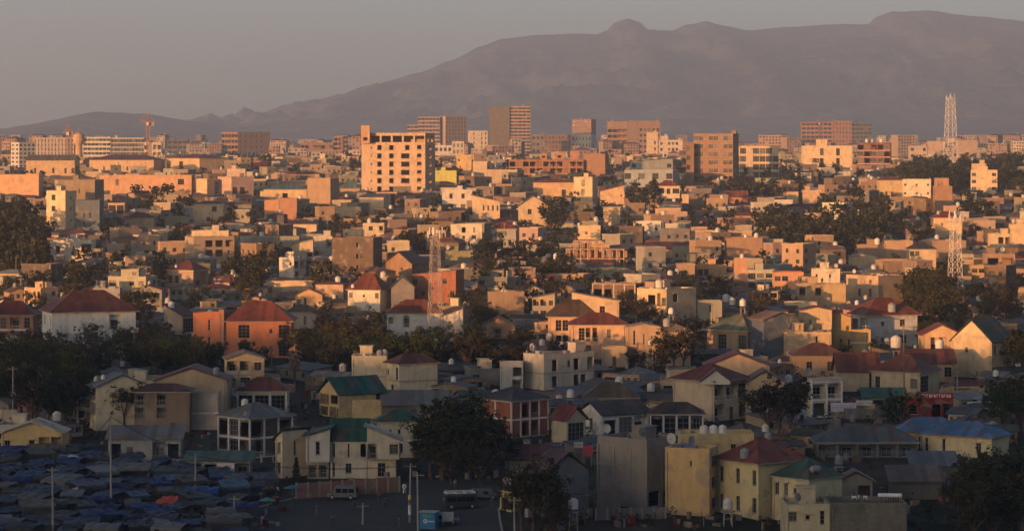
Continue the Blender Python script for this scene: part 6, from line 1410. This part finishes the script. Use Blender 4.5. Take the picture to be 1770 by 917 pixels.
for i, (D, x, px, py, n, s) in enumerate(NEARH):
    k, proto, W, Dp = HP[n]
    if n not in HU: HU.add(n); o = proto
    else: o = copy_tree(proto)
    th = hq.gauss(.02, .48); o.location = (x, D, zg(D)); o.rotation_euler = (0, 0, th); o.scale = (s * hq.uniform(.85, 1.25), s, max(.75, s * .95))
    wc, wn_ = hq.choice(HWALL); rc, rn = hq.choice(HROOF); v = hq.uniform(.38, 1.02)
    for ch in o.children:
        if ch.name.startswith(('wall', 'upper_room', 'lean_to')): ch.color = (*[q * v for q in wc], 1)
        elif ch.name.startswith('roof'):
            ch.color = (*[q * v for q in rc], 1)
            for e in ch.children: e.color = (*[min(.6, q * 1.1) for q in wc], 1)
        elif ch.name.startswith('coping'): ch.color = (*[q * 1.05 for q in wc], 1)
    kn = {'tin': 'house with %s tin roof' % rn, 'hip': 'house with %s hip roof' % rn, 'flat': 'flat roofed one room block', 'tall': 'narrow two storey house', 'shack': 'long low shack', 'block': 'three storey house', 'shell': 'unfinished house shell'}[k]
    MISC.append((o, wn_ + ' ' + kn, 'house', px, py - 8, 'small houses filling the hillside'))
    if hq.random() < .3:
        Mx = Matrix.Translation(o.location) @ Matrix.Rotation(th, 4, 'Z') @ Matrix.Diagonal((s, s, max(.75, s * .95), 1))
        top = max(v.co.z for ch in o.children if ch.name.startswith(('wall', 'roof')) for v in ch.data.vertices)
        tank_at(Mx @ Vector((hq.uniform(-.2, .2), Dp * .15, top - .55)), hq.uniform(.9, 1.5), hq.choice([0, 1, 0, 1, 2]))
for n, (k, proto, W, Dp) in enumerate(HP):
    if n not in HU:
        def kill(o):
            for c in list(o.children): kill(c)
            bpy.data.objects.remove(o)
        kill(proto)
# dishes on roofs
def dish_proto():
    r = empty('satellite_dish', (0, 0, -900)); g = G(); R_ = []
    for k in range(4): a = k / 3 * .62; R_.append([(a * math.cos(j * .5236), -.16 * (a / .62) ** 2 + .16, a * math.sin(j * .5236) + 1.0) for j in range(12)])
    for a, b in zip(R_, R_[1:]):
        for j in range(12): g.poly([a[j], a[(j + 1) % 12], b[(j + 1) % 12], b[j]]); g.poly([b[j], b[(j + 1) % 12], a[(j + 1) % 12], a[j]][::1])
    link('reflector', g.mesh('reflector', ['paint']), r, None, (.5, .49, .46)); g = G(); g.rod((0, .16, 0), (0, .18, 1.0), .04, 5); g.rod((0, .15, .9), (0, -.45, 1.0), .02, 4); link('mount', g.mesh('mount', ['paint']), r, None, (.2, .2, .2)); return r
DP = [dish_proto()]; du = set(); dr = random.Random(77)
for b_ in list(bpy.data.objects):
    if b_.type != 'EMPTY' or b_.parent or 'category' not in b_ or b_['category'] not in ('building',) or b_.location.y > 1000: continue
    ws = [c for c in b_.children if c.name.startswith('coping')]
    for w_ in ws[:1]:
        vs_ = [w_.matrix_local @ v.co for v in w_.data.vertices]; xs_ = [v.x for v in vs_]; ys_ = [v.y for v in vs_]; zt_ = max(v.z for v in vs_)
        for _ in range(dr.randint(0, 2)):
            Mb = Matrix.Translation(b_.location) @ Matrix.Rotation(b_.rotation_euler.z, 4, 'Z'); p_ = Mb @ Vector((dr.uniform(min(xs_) + .8, max(xs_) - .8), min(ys_) + .14, zt_ - .01))
            o = put_proto(DP, du, 0, p_, dr.uniform(.9, 1.3), dr.uniform(-1, 1)); MISC.append((o, 'grey satellite dish on the parapet', 'satellite dish', p_.x / p_.y * FPX + CX, HY - p_.z / p_.y * FPX, 'satellite dishes on roofs'))
# farther ones joined into one mesh per surface
wg, rg = G(), G()
def far_house(x, D, W, Dp, H, th, wc, rc, roof, rh, nwin):
    T = Matrix.Translation((x, D, zg(D))) @ Matrix.Rotation(th, 4, 'Z'); hx, hy = W / 2, Dp / 2; tp = lambda *p: tuple(T @ Vector(p))
    wg.tint = wc; wg.box(-hx, hx, -hy, hy, -2, H, T=T)
    rg.tint = rc
    if roof == 'hip':
        X, Y = hx + .5, hy + .5; P = [(-X, -Y, H + .01), (X, -Y, H + .01), (X, Y, H + .01), (-X, Y, H + .01)]; a, b = (-(X - Y * .8), 0, H + rh), (X - Y * .8, 0, H + rh)
        for f in ((P[0], P[1], b, a), (P[1], P[2], b), (P[2], P[3], a, b), (P[3], P[0], a), tuple(P[::-1])): rg.poly([tp(*q) for q in f])
    else:
        t = .25; rg.tint = tuple(c * 1.05 for c in wc)
        for a, b, c, d in ((-hx - .1, hx + .1, -hy - .1, -hy + t), (-hx - .1, hx + .1, hy - t, hy + .1), (-hx - .1, -hx + t, -hy + t + .01, hy - t - .01), (hx - t, hx + .1, -hy + t + .01, hy - t - .01)): rg.box(a, b, c, d, H + .005, H + .5, T=T)
    rg.tint = (.03, .03, .032); st = max(1, int(H / 3.1)); nw = max(1, int(W / 3))
    for s in range(st):
        for i in range(nw):
            if hq.random() < .8: u = -hx + W * (i + .5) / nw; ww = (.95 if D > 2200 else .6) * hq.uniform(.7, 1.15); z0_ = s * H / st + hq.uniform(.7, 1.0); rg.box(u - ww, u + ww, -hy - .03, -hy + .1, z0_, z0_ + (1.7 if D > 2200 else 1.35), T=T)
            if hq.random() < .5 and i < max(1, int(Dp / 3.5)): v_ = -hy + Dp * (i + .5) / max(1, int(Dp / 3.5)); rg.box(hx - .1, hx + .03, v_ - .6, v_ + .6, s * H / st + .9, s * H / st + 2.3, T=T)
    rg.tint = (.5, .48, .45)
    if hq.random() < .16: rg.lathe([(.8, 0), (.85, 1.3), (.3, 1.7), (.02, 1.75)], 8, o=tp(hx * .4, 0, H + (.4 if roof != 'hip' else rh * .6)))
for D, x, px, py, n, s in FARH:
    if D > 2250 and hq.random() < .3: continue
    k = HP[n][0]; st = {'tin': 1, 'hip': 1, 'shack': 1, 'flat': 1, 'tall': 2, 'block': 3, 'shell': 3}[k] + (1 if hq.random() < .14 else 0)
    vv = hq.uniform(.36, 1.0); wc = tuple(c * vv for c in hq.choice(HWALL)[0]); rc = hq.choice(HROOF[:6] + HROOF[2:4])[0]
    far_house(x, D, hq.uniform(5.5, 11), hq.uniform(6, 10), 2.5 * st + .2, hq.gauss(.05, .45), wc, rc, 'hip' if k in ('tin', 'hip', 'shack') else 'flat', hq.uniform(.7, 1.5), 2)
# the dense strip of hazy low buildings along the skyline
for i in range(430):
    D = math.exp(hq.uniform(math.log(2300), math.log(5600))); px = hq.uniform(-40, 1810); x = (px - CX) / FPX * D; W = hq.uniform(9, 24); st = hq.choice([2, 3, 3, 4, 4, 5, 6, 7]) if D > 2700 else hq.choice([1, 2, 2, 3])
    h = st * 3.2 / mpp(D); w = W * .5 / mpp(D)
    if blocks(px - w, px + w, row(D) - h, row(D), D, .10) or inside(x, D, W * .4): continue
    v = hq.uniform(.7, 1.1); wc = tuple(c * v for c in hq.choice([(.42, .28, .2), (.36, .24, .18), (.5, .4, .3), (.3, .2, .16), (.34, .28, .24), (.45, .33, .25)]))
    far_house(x, D, W, hq.uniform(10, 16), st * 3.2, hq.gauss(-.1, .35), wc, hq.choice([(.16, .06, .05), (.2, .12, .1), (.15, .14, .14)]), hq.choice(['flat', 'flat', 'hip']), 2.2, 3)
    FOOT.append((x, D, W * .4))
tag(link('distant_house_walls', wg.mesh('distant_house_walls', ['plaster_far'])), 'mass of distant house walls below the skyline blocks', 'distant houses', kind='stuff')
tag(link('distant_house_roofs', rg.mesh('distant_house_roofs', ['roof_far'])), 'roofs and dark openings of the mass of distant houses', 'distant houses', kind='stuff')
# scrap, blocks and boards lying in the yards
g = G(); q = random.Random(8)
for _ in range(2600):
    y = 330 + 585 * q.random() ** .8; px = q.uniform(-10, 1780)
    if 500 < px < 880 and 832 < y: continue
    D = depth(y); x = (px - CX) / FPX * D
    if inside(x, D, .2): continue
    v = q.uniform(.06, .34); g.tint = q.choice([(v, v * .9, v * .8), (v, v * .7, v * .5), (v * .9, v * .9, v), (v * .5, .1 * v, .08 * v)]); s = q.uniform(.12, .75)
    T = Matrix.Translation((x, D, zg(D))) @ Matrix.Rotation(q.random() * 3, 4, 'Z'); g.box(-s, s, -s * q.uniform(.1, .8), s * .4, -.3, q.uniform(.2, 1.3), T=T)
tag(link('yard_clutter', g.mesh('yard_clutter', ['plaster_far'])), 'scrap, block piles and boards lying in the yards between houses', 'yard clutter', kind='stuff')
# metal and mud yard fences
fq = random.Random(31); nf = 0
for D, x, px, py, n, s in NEARH:
    if fq.random() > .55 or nf > 150: continue
    W = fq.uniform(6, 13); a = fq.gauss(0, .25); fx = x + fq.uniform(-6, 6); fd = D - fq.uniform(6.5, 9)
    if inside(fx, fd, 1.2): continue
    if blocks(fx / fd * FPX + CX - 20, fx / fd * FPX + CX + 20, row(fd) - 12, row(fd), fd, .05): continue
    c, cn = fq.choice([((.24, .20, .16), 'brown mud'), ((.19, .19, .19), 'grey tin'), ((.3, .19, .12), 'rusty tin'), ((.42, .33, .23), 'pale plaster'), ((.09, .12, .14), 'blue grey tin')])
    r = empty('yard_fence', (fx, fd, zg(fd)), a); npn = max(2, int(W / 2.4)); g = G(); pw = W / npn
    key = round(pw, 1); g.box(-pw / 2 + .04, pw / 2 - .04, -.05, .05, -.6, 1.9); me = g.mesh('fence_panel', ['plaster' if 'tin' not in cn else 'sheet_roof'])
    g = G(); g.box(-.07, .07, -.08, .08, -.6, 2.0); mp = g.mesh('fence_post', ['paint'])
    for i in range(npn): o = link('fence_panel', me, r, Matrix.Translation((-W / 2 + pw * (i + .5), 0, fq.uniform(-.15, .12))), tuple(q_ * fq.uniform(.8, 1.1) for q_ in c))
    for i in range(npn + 1): link('fence_post', mp, r, Matrix.Translation((-W / 2 + pw * i, 0, 0)), (.15, .12, .1))
    MISC.append((r, cn + ' yard fence', 'fence', fx / fd * FPX + CX, row(fd) - 6, 'yard fences between the houses')); nf += 1
# ------------------------------------------------------------------ labels
for o in TANKS:
    l = o.location; MISC.append((o, o['_d'], 'water tank', l.x / l.y * FPX + CX, HY - l.z / l.y * FPX, 'water tanks on roofs and stands')); del o['_d']
used = set(o['label'] for o in bpy.data.objects if 'label' in o)
def rel(dx, dy):
    ax, ay = abs(dx), abs(dy) * 2.2
    s = 'left' if dx < 0 else 'right'
    if ax < 12 and ay < 26: return 'close by'
    if ay > ax * 2.2: return 'beyond' if dy < 0 else 'in front of'
    if ax > ay * 2.2: return s + ' of'
    return ('beyond and ' if dy < 0 else 'in front and ') + s + ' of'
for o, d, cat, px, py, grp in MISC:
    near_ = sorted(LAND, key=lambda L: math.hypot(L[0] - px, (L[1] - py) * 1.6))[:9]; lab = None
    cands = [f"{d} {rel(px - L[0], py - L[1])} {L[2]}" for L in near_[:5]]
    for i in range(len(near_)):
        for j in range(i + 1, len(near_)): cands.append(f"{d} near {near_[i][2]} and {near_[j][2]}")
    for i in range(4): 
        for a in ('smaller', 'larger', 'farther', 'nearer', 'outer'): cands.append(f"{a} {d} {rel(px - near_[i][0], py - near_[i][1])} {near_[i][2]}")
    for c in cands:
        if c not in used and len(c.split()) <= 16: lab = c; break
    lab = lab or cands[0]; used.add(lab); tag(o, lab, cat, grp)
# ------------------------------------------------------------------ haze
g = G(); g.box(-5400, 5300, -330, 22500, -62, 900)
hm = bpy.data.materials.new('haze_air'); hm.use_nodes = True; n = hm.node_tree.nodes; l = hm.node_tree.links
for k in list(n):
    if k.type == 'BSDF_PRINCIPLED': n.remove(k)
pv = n.new('ShaderNodeVolumePrincipled'); pv.inputs['Color'].default_value = (*HAZE_COLOR, 1); pv.inputs['Density'].default_value = HAZE_DENSITY; pv.inputs['Anisotropy'].default_value = 0.0
l.new(pv.outputs[0], [k for k in n if k.type == 'OUTPUT_MATERIAL'][0].inputs['Volume'])
MATS['haze_air'] = hm; hz = tag(link('haze', g.mesh('haze', ['haze_air'])), 'thin warm dusk haze filling the air over the city', 'haze', kind='stuff')
